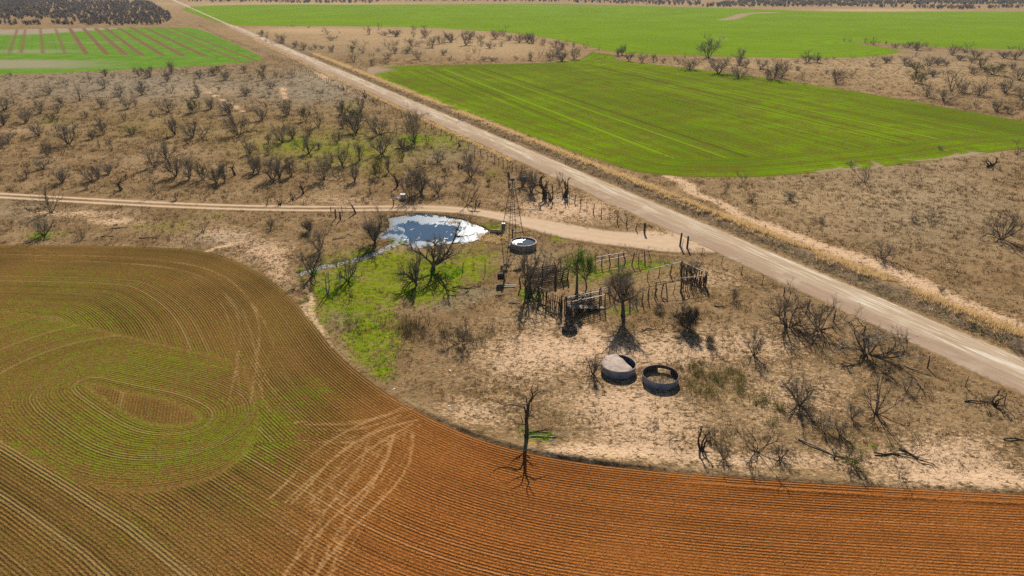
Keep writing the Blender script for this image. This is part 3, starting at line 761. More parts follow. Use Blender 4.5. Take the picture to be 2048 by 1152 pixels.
bump(t_, b_, t_.math('SUBTRACT', nn_, v_), .8, .18)
ribbon('creek', cl, [-1.0, -.75, -.5, -.2, .1, .4, .65, .9], lambda s, a, x, y: -.075 + .16 * (fbm(x * 1.7, y * 1.7, 51) - .5) - .25 * sstep(.7, 1.1, np.abs(a)), m_)

# ------------------------------------------------------------------ plants
BARK = simple_mat('mesquite bark', (.075, .058, .045), (.165, .132, .103), 5.0, .9, obj_var=.25)
TWIG = simple_mat('mesquite twigs', (.180, .148, .105), (.325, .270, .190), 3.0, .9, obj_var=.3)
TWIG_GREEN = simple_mat('olive twigs', (.095, .095, .030), (.190, .200, .045), 3.0, .85, obj_var=.2)
CHAR = simple_mat('charred wood', (.026, .021, .017), (.080, .064, .050), 6.0, .9)
PALE = simple_mat('bleached wood', (.20, .165, .13), (.36, .31, .25), 6.0, .85, stretch=(1, 1, .3), bmp=.02)
LEAF = leaf_mat('small green leaves', (.065, .125, .008), (.150, .240, .018), .5)

class Wood:
    """branches grown into two meshes: limbs and twigs"""
    def __init__(s, seed): s.r = random.Random(seed); s.limb = MB(); s.tw = MB(); s.lv = []
    def path(s, p, d, L, k, crook, lift):
        pts = [Vector(p)]; d = d.normalized()
        for i in range(k):
            d = (d + Vector((s.r.gauss(0, crook), s.r.gauss(0, crook), s.r.gauss(0, crook) + lift))).normalized()
            pts.append(pts[-1] + d * L / k)
        return pts
    def at(s, pts, t):
        f = t * (len(pts) - 1); i = min(int(f), len(pts) - 2); u = f - i
        return pts[i].lerp(pts[i + 1], u), (pts[i + 1] - pts[i]).normalized()
    def side(s, d, ang):
        a = s.r.uniform(0, 2 * math.pi)
        q = d.cross(Vector((math.cos(a), math.sin(a), .3 * math.sin(a * 3)))).normalized()
        return (d * math.cos(ang) + q * math.sin(ang)).normalized()
    def twig(s, p, d, L, w):
        m = p + d * L * .5 + Vector((s.r.gauss(0, .06), s.r.gauss(0, .06), s.r.gauss(0, .05))) * L * 2
        e = m + (d + Vector((s.r.gauss(0, .3), s.r.gauss(0, .3), s.r.gauss(.08, .25)))).normalized() * L * .5
        a = d.cross(Vector((.3, .8, .5))).normalized() * w; b = d.cross(a).normalized() * w
        v = [p + a, p - a * .5 + b * .87, p - a * .5 - b * .87, m + a * .7, m - a * .35 + b * .6, m - a * .35 - b * .6, e]
        s.tw.add(v, [(0, 1, 4, 3), (1, 2, 5, 4), (2, 0, 3, 5), (3, 4, 6), (4, 5, 6), (5, 3, 6)])
        return e
    def tree(s, H=3.2, stems=5, spread=.75, r0=.07, n1=4, n2=4, ntw=5, tl=.55, crook=.16, tww=.011, base=.12, lean=(0, 0), trunk=0.0, droop=0.0):
        R = s.r
        tops = []
        b0 = Vector((0, 0, -.08))
        if trunk:
            tp = s.path(b0, Vector((lean[0], lean[1], 1)), trunk, 4, crook * .6, 0)
            s.limb.tube(tp, [r0 * 2.6, r0 * 2.0, r0 * 1.75, r0 * 1.6, r0 * 1.5], 7)
            b0 = tp[-1]
        for i in range(stems):
            az = 2 * math.pi * (i + R.uniform(-.35, .35)) / stems; tilt = spread * R.uniform(.35, 1.15)
            d = Vector((math.cos(az) * math.sin(tilt) + lean[0], math.sin(az) * math.sin(tilt) + lean[1], math.cos(tilt)))
            L = (H - trunk) * R.uniform(.7, 1.0) / max(.55, math.cos(tilt * .8)) * .95
            p = b0 + Vector((math.cos(az), math.sin(az), 0)) * base * R.uniform(.3, 1) * (0.3 if trunk else 1)
            pts = s.path(p, d, L, 6, crook, .06)
            rr = r0 * R.uniform(.7, 1.15)
            s.limb.tube(pts, [rr * (1 - .13 * q) for q in range(7)], 5)
            subs = [(pts, L, rr * .3, 0)]
            for _ in range(n1):
                t = R.uniform(.12, .97); q, dq = s.at(pts, t)
                L1 = L * R.uniform(.30, .58) * (1.15 - t * .45)
                p1 = s.path(q, s.side(dq, R.uniform(.45, 1.0)), L1, 4, crook * 1.2, .10 - droop)
                s.limb.tube(p1, [rr * .48, rr * .40, rr * .31, rr * .22, rr * .12], 4, False)
                subs.append((p1, L1, rr * .2, 1))
                for _ in range(n2):
                    t2 = R.uniform(.2, 1); q2, dq2 = s.at(p1, t2)
                    L2 = L1 * R.uniform(.35, .65)
                    p2 = s.path(q2, s.side(dq2, R.uniform(.4, .95)), L2, 2, crook * 1.4, .12 - droop)
                    s.tw.tube(p2, [rr * .22, rr * .16, rr * .07], 3, False)
                    subs.append((p2, L2, rr * .1, 2))
            for pp, LL, _, lev in subs:
                for _ in range(ntw if lev else ntw + 2):
                    t = R.uniform(.12 if lev else .3, 1); q, dq = s.at(pp, t)
                    e = s.twig(q, s.side(dq, R.uniform(.2, .9)), tl * R.uniform(.5, 1.2), tww)
                    s.lv.append((q, e))
        return s
    def meshes(s, name): return s.limb.mesh(name + '_limbs'), s.tw.mesh(name + '_twigs')
    def leaves(s, n, size, pick=lambda p: True):
        v = []; f = []; sh = []; R = s.r
        for q, e in s.lv:
            for _ in range(n):
                p = q.lerp(e, R.uniform(.2, 1.1)) + Vector((R.gauss(0, .08), R.gauss(0, .08), R.gauss(0, .08)))
                if not pick(p): continue
                a = Vector((R.gauss(0, 1), R.gauss(0, 1), R.gauss(0, 1))).normalized() * size * R.uniform(.6, 1.3)
                b = a.cross(Vector((R.gauss(0, 1), R.gauss(0, 1), R.gauss(0, 1)))).normalized() * size * .45
                k = len(v); v += [p - a, p + b, p + a, p - b]; f.append((k, k + 1, k + 2, k + 3)); sh += [R.random()] * 4
        m = mesh_np('leaves', [tuple(q) for q in v], f); attr(m, 'shade', sh); return m

def extent(ms):
    z = w = 0
    for m in ms:
        co = np.empty(len(m.vertices) * 3, np.float32); m.vertices.foreach_get('co', co); co = co.reshape(-1, 3)
        if len(co):
            z = max(z, np.percentile(co[:, 2], 99)); w = max(w, np.percentile(np.hypot(co[:, 0], co[:, 1]), 96) * 2)
    return z, w
def proto(seed, **k):
    ms = Wood(seed).tree(**k).meshes('mesquite'); return ms, extent(ms)
PROTO = {
    'a': [proto(100 + i, H=3.2, stems=6 + i % 4, spread=.80 + .06 * (i % 4), n1=6, n2=4, ntw=6, r0=.085, tww=.0075, tl=.75) for i in range(9)],      # bushy
    'd': [proto(200 + i, H=3.2, stems=4 + i % 3, spread=.9, n1=4, n2=3, ntw=3, r0=.075, crook=.22, tww=.010, tl=.6) for i in range(6)],             # bare, gnarled
    'l': [proto(300 + i, H=1.5, stems=8, spread=1.35, n1=4, n2=3, ntw=6, r0=.04, tww=.008, base=.4, tl=.6) for i in range(4)],                          # low
    's': [proto(400 + i, H=1.8, stems=3, spread=.5, n1=2, n2=1, ntw=1, r0=.12, crook=.3, tww=.013) for i in range(4)],                           # burnt stub
    'v': [proto(500 + i, H=3.4, stems=7, spread=.55, n1=6, n2=4, ntw=6, r0=.085, tww=.0075, tl=.75) for i in range(5)],                                   # upright, vase
}
PROTO['g'] = [proto(600 + i, H=2.6, stems=8, spread=.9, n1=5, n2=5, ntw=7, r0=.05, tww=.010, tl=.6) for i in range(4)]                                  # olive
for k in PROTO:
    for (lm, tm), _ in PROTO[k]:
        lm.materials.append(CHAR if k == 's' else BARK)
        tm.materials.append(TWIG_GREEN if k == 'g' else CHAR if k == 's' else TWIG)

# bushes read off the photograph: region origin; scale; "x y width height kind" with x y at the foot
RAW = [
((0, 0), .25, """90 610 40 40 a;410 635 40 25 a;180 670 40 20 l;540 690 110 60 l;715 650 70 80 d;845 610 60 70 a;830 710 100 90 a;905 625 30 40 v;1115 610 70 60 a;1200 620 90 70 a;1370 590 60 80 v;1340 650 90 90 a;1475 580 80 35 l;1600 620 100 60 a;1720 600 120 80 g;1810 640 110 100 a;1955 580 60 60 a;2010 635 60 40 g;
90 780 60 70 d;290 780 100 60 d;390 755 90 60 a;640 805 120 110 d;490 830 80 60 a;40 880 180 110 a;810 865 90 80 a;960 765 90 70 a;970 810 70 40 a;1130 700 100 60 a;1140 760 90 60 a;1060 750 40 40 a;1370 735 80 60 d;1560 690 30 60 v;1585 775 50 70 v;1330 795 40 20 l;1020 870 100 80 a;1085 850 40 70 v;1000 970 110 100 d;1090 940 60 60 d;1350 900 120 90 a;1560 900 120 110 g;1690 870 80 80 v;1830 910 130 100 a;2005 890 80 90 d;1965 760 80 60 a;1940 710 40 30 a;
30 1000 130 130 a;210 980 140 120 a;320 910 130 110 a;460 900 80 60 a;410 970 110 60 g;690 940 70 60 a;800 990 80 60 a;1230 940 110 70 d;830 1070 80 80 v;740 1110 80 80 v;1400 1080 90 150 v;1540 1100 160 140 a;1620 1110 130 130 d;1690 980 90 80 d;1910 1080 170 150 a;310 1085 150 120 a;550 1150 200 190 a;1060 1080 120 60 g;1345 1110 40 40 s;60 1140 120 80 a;
700 690 30 20 l;310 630 30 18 l;2000 600 40 30 l;1750 720 30 25 a;1240 755 50 20 l;640 870 60 20 l;850 880 50 16 l;1500 600 60 16 l"""),
((512, 0), .25, """50 290 70 50 a;90 305 40 30 a;80 335 30 25 a;200 345 130 80 a;290 215 90 20 l;420 225 30 20 a;320 380 90 60 a;380 400 80 60 a;440 400 60 40 a;480 390 50 40 a;525 390 50 25 a;570 275 60 45 a;600 325 90 40 a;610 415 70 60 a;670 270 40 30 d;905 275 60 60 d;985 240 60 60 d;790 360 60 40 a;855 425 100 110 d;770 410 70 45 g;780 495 90 80 d;935 450 70 35 a;930 520 60 50 a;985 415 60 40 g;1060 465 70 45 a;1045 505 60 40 g;1060 390 80 80 d;1110 360 70 40 a;1110 425 70 50 a;
1030 285 100 40 a;1120 290 130 60 a;1260 295 40 40 a;1265 240 50 35 a;1350 240 40 35 a;1345 300 80 50 a;1250 370 120 50 a;1215 425 80 40 g;1295 470 80 70 a;1410 380 110 80 a;1470 350 100 70 a;1560 335 110 80 a;1680 360 110 90 a;1705 310 110 70 a;1790 330 70 50 a;1915 310 110 70 a;1980 290 70 70 d;2020 325 90 50 a;1870 385 110 60 a;1800 370 60 40 a;1960 370 50 40 a;1690 415 50 40 d;1745 420 60 50 d;1790 420 40 40 d;1550 485 60 40 a;1500 440 60 50 a;1705 475 70 50 d;1820 485 70 40 a;1890 490 90 35 a;
60 570 70 50 a;50 640 60 80 g;170 610 100 50 l;270 620 110 50 l;120 705 90 55 a;100 775 120 50 l;705 720 40 50 s;870 780 60 60 s;300 690 60 30 l;510 745 130 30 l;80 860 50 50 a;510 810 40 35 a;255 920 130 110 a;400 970 130 130 g;690 910 100 90 a;840 890 110 110 a;760 930 110 50 g;950 830 50 40 a;50 960 100 110 a;500 1010 140 120 d;430 1080 100 80 a;690 1020 90 90 a;800 1060 160 130 a;990 1080 200 150 a;830 960 120 70 g;100 1140 60 80 v;210 1140 120 120 a;290 1110 90 90 v;650 1140 130 110 a;1380 1160 80 90 d;1640 970 60 40 l;160 690 40 16 l"""),
((512, 250), .25, """1265 140 190 240 A;420 230 150 130 a;20 380 110 160 v;100 235 70 70 a;130 440 160 170 a;190 420 130 150 v;280 410 120 160 v;415 360 70 60 a;405 440 60 60 d;545 440 190 170 a;590 330 120 120 a;660 435 120 120 d;690 320 90 130 v;830 285 110 170 v;1005 235 180 150 a;975 420 100 120 g;1060 380 80 110 v;790 450 80 130 v;915 555 90 110 d;1130 490 60 120 s;1170 180 130 80 a;1210 200 60 70 d;1320 330 120 100 d;1460 300 120 100 a;1170 280 60 60 g;1320 540 180 200 v;1250 600 120 150 a;1290 450 130 120 a;1450 550 120 110 a;1520 400 80 60 g;1700 330 150 120 a;1640 350 60 40 s;1690 640 160 230 d;1775 650 60 60 s;1720 420 120 100 a;1800 390 100 30 l;1630 170 50 40 s;1860 480 60 60 g;
380 550 60 90 s;290 600 50 60 s;190 640 60 50 s;90 640 40 40 s;120 830 110 90 a;430 860 80 110 a;380 750 70 30 l;500 190 60 60 v;700 440 40 50 a"""),
((0, 250), .25, """20 170 120 90 a;345 350 120 80 a;210 430 90 70 a;380 240 120 130 a;500 460 120 120 a;730 450 120 110 a;790 430 90 90 v;700 510 60 60 a;870 390 100 70 a;800 190 30 90 v;895 205 130 100 d;935 335 80 80 d;1010 430 30 70 s;970 520 80 90 s;1230 335 140 150 a;1330 280 130 140 a;1200 435 60 80 d;1240 560 110 110 d;1410 410 150 170 a;1515 430 90 200 v;1410 600 50 60 a;1625 440 60 150 g;1640 605 80 60 d;1730 460 110 110 a;1800 455 90 130 v;1880 405 40 120 s;1550 540 50 30 a;1820 560 60 60 d;2000 230 120 120 a;2030 370 100 130 a;410 700 170 180 d;350 890 130 120 a;660 910 90 80 a;1630 850 130 90 d;1500 150 60 50 a;1560 60 40 30 l"""),
((1024, 0), .25, """60 340 110 70 a;120 335 90 70 a;165 345 70 60 a;250 360 60 60 a;345 375 80 55 a;395 395 90 60 a;445 360 40 50 d;495 375 50 45 a;590 390 50 70 d;695 405 30 45 d;150 480 60 70 a;220 460 50 80 d;310 480 90 70 a;345 450 100 70 a;400 490 110 90 a;500 475 80 80 a;40 475 50 30 a;90 490 70 20 l;850 450 50 70 v;880 440 50 70 v;935 490 80 80 a;1035 500 80 80 a;1130 495 50 70 v;1160 490 30 40 a;1210 505 60 40 a;1300 480 50 35 a;1340 510 70 40 a;1385 460 60 35 d;1425 560 170 110 a;1570 465 160 120 A;1560 310 70 60 d;1690 315 40 30 d;1830 460 100 75 a;1820 520 60 60 v;1650 590 190 130 a;1720 490 50 25 l;1820 625 130 80 a;1870 540 80 50 a;1990 550 110 80 a;2040 630 60 80 a;1780 570 60 40 g"""),
((1536, 0), .25, """45 640 120 160 a;110 625 130 90 a;270 640 90 70 d;290 680 40 40 d;40 495 50 50 d;140 520 60 30 a;220 505 50 30 a;235 560 60 35 a;310 500 120 80 a;395 500 90 45 a;465 590 60 40 a;525 475 60 20 l;540 660 140 100 a;670 620 110 80 d;675 470 60 40 d;610 335 40 35 d;650 335 50 30 d;790 355 100 55 d;845 360 90 60 d;940 355 25 40 s;840 485 90 55 d;840 530 110 30 l;945 500 80 45 a;1010 385 80 40 a;1120 385 80 40 a;1190 400 90 65 a;1265 375 40 25 a;1300 405 80 30 l;1345 380 40 35 d;1180 455 80 45 d;1045 555 80 25 d;1095 520 90 70 a;1135 530 80 40 a;1285 525 110 70 a;1355 520 80 50 a;1430 520 80 40 a;1190 580 140 80 g;1470 440 100 90 a;1590 385 100 60 d;1580 420 110 40 a;1530 480 80 40 a;1445 590 90 40 l;1660 470 80 60 a;1785 460 40 40 a;1930 390 70 25 a;2030 420 80 70 d;1890 465 100 55 a;1975 475 90 70 a;1705 540 100 80 a;1630 500 70 50 a;1630 590 110 60 a;1800 600 130 80 g;1950 550 80 50 a;2010 640 130 100 a;1185 665 130 80 g;1320 610 100 50 a;1470 725 130 120 d;1560 740 120 80 a;1690 765 160 130 a;1270 775 100 90 a;1410 820 160 100 a;1580 880 90 60 d;1660 860 60 50 a;1900 745 190 120 a;1830 890 150 100 a;1920 905 70 60 a;2020 790 100 80 a;2030 875 80 60 a"""),
((0, 0), 1.0, """1488 365 32 26 d;1450 388 24 22 d;1730 366 62 34 d;1978 334 40 20 s;2034 310 22 26 d;2003 478 88 66 a;1765 518 52 32 a;1882 584 22 14 a;1576 652 95 64 D;1638 660 92 64 D;1624 690 28 28 d;1735 709 140 64 D;1508 712 40 42 a;1468 598 22 22 a;1420 690 26 22 a;1575 766 26 32 d;1600 810 56 46 a;1704 838 30 32 a;1752 828 78 64 d;1703 930 58 32 g;1800 956 32 28 d;1404 898 30 42 s;1448 918 36 32 a;1423 874 34 24 a;1514 905 62 48 d;1560 918 42 24 a;1510 938 28 22 d;1648 862 38 30 a;1680 870 32 28 a;1770 748 34 32 a;1812 782 34 24 a;1990 812 24 26 s;1375 655 44 48 v;1186 748 38 42 a;1062 384 40 42 v;1088 396 34 40 s;1045 372 30 30 v;638 502 36 44 a;617 463 22 26 a;920 688 46 36 l;1310 850 24 12 l;1340 880 34 16 d;1975 815 40 20 l;2030 700 30 20 l;1580 400 26 16 a;1640 445 26 14 l;1500 400 26 20 l;1700 330 20 10 l;1860 440 36 18 l;1790 395 26 14 l;1830 445 22 12 a;1880 300 16 8 g;1100 402 18 30 s;1120 372 24 24 d"""),
]
ONES = 'zero one two three four five six seven eight nine ten eleven twelve thirteen fourteen fifteen sixteen seventeen eighteen nineteen'.split()
TENS = ' x twenty thirty forty fifty sixty seventy eighty ninety'.split(' ')
def words_of(n):
    n = max(0, min(99, int(n)))
    if n < 20: return ONES[n]
    return TENS[n // 10] + ('-' + ONES[n % 10] if n % 10 else '')
WHERE = [  # name of the stretch of ground a bush stands on
    ('between the wheat fields', lambda x, y, s, a: a > 6 and y > 225 and y < 640),
    ('beyond the road', lambda x, y, s, a: a > 3),
    ('below the striped field', lambda x, y, s, a: a < -6 and y > 190),
    ('above the dirt track', lambda x, y, s, a: a < -6 and y > 107),
    ('below the dirt track', lambda x, y, s, a: a < -6 and y > 82),
    ('on the tank pasture', lambda x, y, s, a: True)]
LOOK = {'a': 'twiggy brown mesquite bush', 'd': 'bare gnarled mesquite', 'l': 'low spreading mesquite', 's': 'charred mesquite stub', 'v': 'upright vase-shaped mesquite', 'g': 'olive-green mesquite bush', 'A': 'large wide mesquite tree', 'D': 'dead dark mesquite tree'}
NAME = {'a': 'mesquite_bush', 'd': 'mesquite_bush', 'l': 'mesquite_bush', 's': 'burnt_stub', 'v': 'mesquite_bush', 'g': 'mesquite_bush', 'A': 'mesquite_tree', 'D': 'dead_tree'}
CATG = {'mesquite_bush': 'bush', 'burnt_stub': 'stump', 'mesquite_tree': 'tree', 'dead_tree': 'tree'}
BUSH = []
for (ox, oy), sc, txt in RAW:
    for it in txt.replace('\n', '').split(';'):
        if not it.strip(): continue
        x, y, w, h, k = it.split()
        px, py, w, h = ox + float(x) * sc, oy + float(y) * sc, float(w) * sc, float(h) * sc
        BUSH.append((px, py, w, h, k))
BUSH.sort(key=lambda b: -b[2] * b[3])
USED = {}
def unique_label(lab):
    k = lab
    alt = ['', ' small', ' leaning', ' thin', ' pale', ' stout', ' wiry', ' tangled']
    i = 0
    while k in USED:
        i += 1; k = (alt[i % len(alt)].strip() + ' ' + lab)
    USED[k] = 1
    return k
D_PROTO = [proto(700 + i, H=3.4, stems=8 + i, spread=1.15, n1=6, n2=4, ntw=5, tl=.6, r0=.085, crook=.22, tww=.011, base=.3) for i in range(3)]
A_PROTO = [proto(800 + i, H=5.5, stems=8, spread=.8, n1=7, n2=6, ntw=8, r0=.10, tww=.008, tl=.8, base=.3) for i in range(2)]
for P_ in (D_PROTO, A_PROTO):
    for (lm, tm), _ in P_: lm.materials.append(BARK); tm.materials.append(TWIG)
PROTO['D'] = D_PROTO; PROTO['A'] = A_PROTO
SIZE = lambda h: 'tiny' if h < .9 else 'small' if h < 1.6 else 'medium' if h < 2.7 else 'tall' if h < 4 else 'very tall'
left_over = []
count = 0
BUSH_AT = []
for n, (px, py, w, h, k) in enumerate(BUSH):
    gx, gy = G(px, py)
    Hm = max(.4, height_of(py, py - h)); Wm = max(.5, width_of(py, w)) * 1.38; Hm *= 1.12
    P_ = PROTO[k]; (ms, (pz, pw)) = P_[n % len(P_)]
    sz = min(Hm / pz, 2.4); sx = min(max(Wm / pw, sz * .55), sz * 1.9)
    rz = rnd.uniform(0, 6.28); kk_ = rnd.uniform(.85, 1.18); sx *= kk_; sz *= kk_ * rnd.uniform(.92, 1.06)
    BUSH_AT.append((gx, gy, Wm / 2))
    if count >= 300 and NAME[k] == 'mesquite_bush':
        left_over.append((gx, gy, rz, sx, sz, ms)); continue
    nm = NAME[k]
    if nm == 'mesquite_bush': count += 1
    s_, a_ = road_uv(gx, gy)
    place = next(t for t, f in WHERE if f(gx, gy, s_, a_))
    lab = f"{SIZE(Hm)} {LOOK[k]} {place}, {words_of(px / 20.48)} percent across, {words_of(py / 11.52)} down"
    r = empty(nm, (gx, gy, 0), rz); r.scale = (sx, sx, sz)
    tag(r, unique_label(lab), CATG[nm], {'mesquite_bush': 'mesquite bushes in the scrub', 'burnt_stub': 'charred stubs in the scrub', 'mesquite_tree': 'large mesquites', 'dead_tree': 'dead trees by the road fence'}[nm])
    link('trunk', ms[0], None, r); link('crown', ms[1], None, r)
if left_over:
    V = []; F = []; off = 0; T3 = []; 
    for gx, gy, rz, sx, sz, ms in left_over:
        for m in ms:
            co = np.empty(len(m.vertices) * 3, np.float32); m.vertices.foreach_get('co', co); co = co.reshape(-1, 3)
            c, s = math.cos(rz), math.sin(rz)
            V.append(np.c_[(co[:, 0] * c - co[:, 1] * s) * sx + gx, (co[:, 0] * s + co[:, 1] * c) * sx + gy, co[:, 2] * sz])
            m.calc_loop_triangles()
            tri = np.empty(len(m.loop_triangles) * 3, np.int32); m.loop_triangles.foreach_get('vertices', tri)
            tri = tri.reshape(-1, 3); tri = tri[:int(len(tri) * (.38 if m is ms[1] else 1))]      # these are the smallest in view: fewer twigs
            F.append(tri + off); off += len(co)
    o = link('mesquite_brush', mesh_np('mesquite_brush', np.vstack(V), np.vstack(F)), TWIG)
    tag(o, 'smallest mesquite bushes scattered through the far scrub', 'brush', kind='stuff')

# ------------------------------------------------------------------ single trees
def hero(name, px, py, wpx, hpx, label, cat, seed, mats=(None, None), leaf=None, group=None, **k):
    gx, gy = G(px, py); k['r0'] = k['r0'] * 1.35
    wd = Wood(seed).tree(**k); ms = wd.meshes(name); z, w = extent(ms)
    sz = height_of(py, py - hpx) / z; sx = 1.25 * width_of(py, wpx) / w
    sx = min(max(sx, sz * .6), sz * 1.6)
    r = empty(name, (gx, gy, 0), 0); r.scale = (sx, sx, sz)
    tag(r, label, cat, group); BUSH_AT.append((gx, gy, 1.5))
    link('trunk', ms[0], mats[0] or BARK, r); c = link('crown', ms[1], mats[1] or TWIG, r)
    if leaf: link('foliage', wd.leaves(*leaf), LEAF, c)
    return r
hero('mesquite_tree', 750, 487, 62, 64, 'dense bushy mesquite on the near bank of the pond beside the creek mouth', 'tree', 21, H=4.2, stems=7, spread=.95, trunk=.3, r0=.10, n1=7, n2=6, ntw=9, tl=.8, tww=.009)
hero('mesquite_tree', 866, 541, 98, 95, 'largest bare mesquite leaning over bright green weeds in front of the pond', 'tree', 22, H=6.5, stems=6, spread=1.05, trunk=1.0, r0=.17, n1=7, n2=6, ntw=9, tl=.8, tww=.009, lean=(.12, 0), crook=.2)
hero('mesquite_tree', 833, 571, 56, 62, 'bushy brown mesquite with fallen limbs beside the largest pond mesquite', 'tree', 23, H=4.2, stems=7, spread=.85, trunk=.4, r0=.12, n1=5, n2=5, ntw=9, tl=.8, tww=.009, lean=(-.2, .0))
hero('mesquite_tree', 626, 552, 44, 58, 'thin bare mesquite at the lower end of the creek', 'tree', 24, H=3.8, stems=5, spread=.6, r0=.09, n1=5, n2=4, ntw=7, tww=.008, tl=.7)
hero('mesquite_tree', 695, 562, 62, 62, 'round bare mesquite on green grass below the creek', 'tree', 25, H=4.0, stems=6, spread=.85, r0=.10, n1=6, n2=5, ntw=6, crook=.2)
hero('dead_snag', 655, 588, 20, 48, 'pale slender dead snag standing in the creek-side weeds', 'snag', 26, H=3.2, stems=2, spread=.3, r0=.09, n1=2, n2=1, ntw=1, crook=.2, mats=(PALE, PALE))
hero('mesquite_tree', 1058, 592, 78, 100, 'tall many-stemmed dark mesquite at the corner of the corral', 'tree', 27, H=6.6, stems=8, spread=.62, r0=.15, n1=6, n2=5, ntw=7, tl=.8, base=.7, crook=.2, tww=.009)
hero('leafy_mesquite', 1153, 590, 36, 88, 'slender mesquite with thin green leaves inside the corral', 'tree', 28, H=5.6, stems=4, spread=.5, trunk=2.2, r0=.10, n1=5, n2=4, ntw=5, leaf=(2, .09))
hero('leafy_mesquite', 1173, 574, 46, 70, 'round leafy green tree standing inside the corral', 'tree', 29, H=4.6, stems=7, spread=1.15, trunk=1.1, r0=.06, n1=6, n2=5, ntw=6, crook=.22, leaf=(3, .085))
hero('mesquite_tree', 1246, 632, 84, 92, 'round-headed bare mesquite on a single trunk beside the loading chute', 'tree', 30, H=5.2, stems=8, spread=.95, trunk=1.7, r0=.10, n1=7, n2=7, ntw=9, tl=.8, tww=.009, crook=.14)
def field_tree():
    gx, gy = G(1053, 874); R = random.Random(3); wd = Wood(61); j = lambda a: a + R.uniform(-.15, .15)
    root = tag(empty('dead_tree', (gx, gy, 0)), 'leafless dead tree with thin broken limbs at the edge of the ploughed field', 'tree'); BUSH_AT.append((gx, gy, 1.5))
    wd.limb.tube([(0, 0, -.1), (.02, 0, .8), (-.03, .03, 1.7), (.06, 0, 2.5), (.12, 0, 3.1)], [.20, .165, .15, .14, .12], 8)
    limbs = [([(.10, 0, 2.9), (.3, .1, 3.5), (.45, .1, 4.1), (.48, .15, 4.6), (.62, .1, 5.2)], .09), ([(.05, 0, 2.7), (-.10, -.1, 3.3), (-.2, -.1, 3.9), (-.62, -.15, 4.25), (-1.0, -.1, 4.55)], .065), ([(.0, 0, 2.1), (-.35, .1, 2.75), (-.6, .2, 2.85), (-1.4, .3, 2.95), (-2.1, .35, 2.7)], .08), ([(-1.7, .33, 2.85), (-2.2, .3, 3.1), (-2.45, .3, 3.45)], .04),
             ([(.30, .1, 3.4), (.6, .4, 3.75), (.95, .6, 4.05), (1.4, .7, 4.05), (1.95, .8, 3.95)], .06), ([(-.1, -.1, 3.3), (-.6, -.4, 3.35), (-1.15, -.6, 3.5)], .045), ([(-.03, 0, 1.3), (-.4, -.3, 1.55), (-.85, -.5, 1.75), (-1.2, -.5, 2.2)], .06), ([(-.3, -.2, 1.5), (-.6, .2, 1.9), (-.8, .3, 2.3)], .045), ([(.08, 0, 2.0), (.4, -.2, 2.2), (.75, -.3, 2.55)], .05), ([(.5, -.22, 2.25), (.8, -.5, 2.15)], .03), ([(.47, .12, 4.2), (.75, 0, 4.6), (.8, 0, 4.85)], .04), ([(.0, 0, 1.6), (.5, .7, 2.2), (.6, 1.2, 2.9)], .05), ([(0, 0, 1.9), (.2, -.8, 2.4), (.1, -1.3, 3.0)], .05)]
    for pts, r in limbs:
        n = len(pts); wd.limb.tube([(j(a) if k else a, j(b) if k else b, j(c) if k else c) for k, (a, b, c) in enumerate(pts)], [r * (1 - .75 * k / (n - 1)) for k in range(n)], 6)
        for _ in range(5):
            k = R.randrange(1, n); p = Vector(pts[k]); d = (p - Vector(pts[k - 1])).normalized(); wd.twig(p, wd.side(d, R.uniform(.3, .9)), R.uniform(.3, .8), .012)
    a, b = wd.meshes('dead_tree'); M = simple_mat('weathered grey bark', (.045, .036, .029), (.105, .084, .066), 4.0, .9)
    link('trunk', a, M, root); link('crown', b, M, root)
field_tree()
hero('dead_tree', 1131, 396, 30, 46, 'blackened leaning dead tree over a pile of pale rubble by the road fence', 'tree', 32, H=3.6, stems=3, spread=.8, trunk=1.4, r0=.14, n1=2, n2=1, ntw=1, crook=.3, lean=(-.25, 0), mats=(CHAR, CHAR))
hero('round_shrub', 1376, 657, 46, 46, 'dense dark round shrub below the corral gate posts', 'shrub', 33, H=2.4, stems=16, spread=.8, r0=.03, n1=5, n2=5, ntw=7, tww=.011, base=.35, mats=(BARK, simple_mat('grey-brown fine twigs', (.065, .055, .040), (.125, .105, .075), 3, .9)))

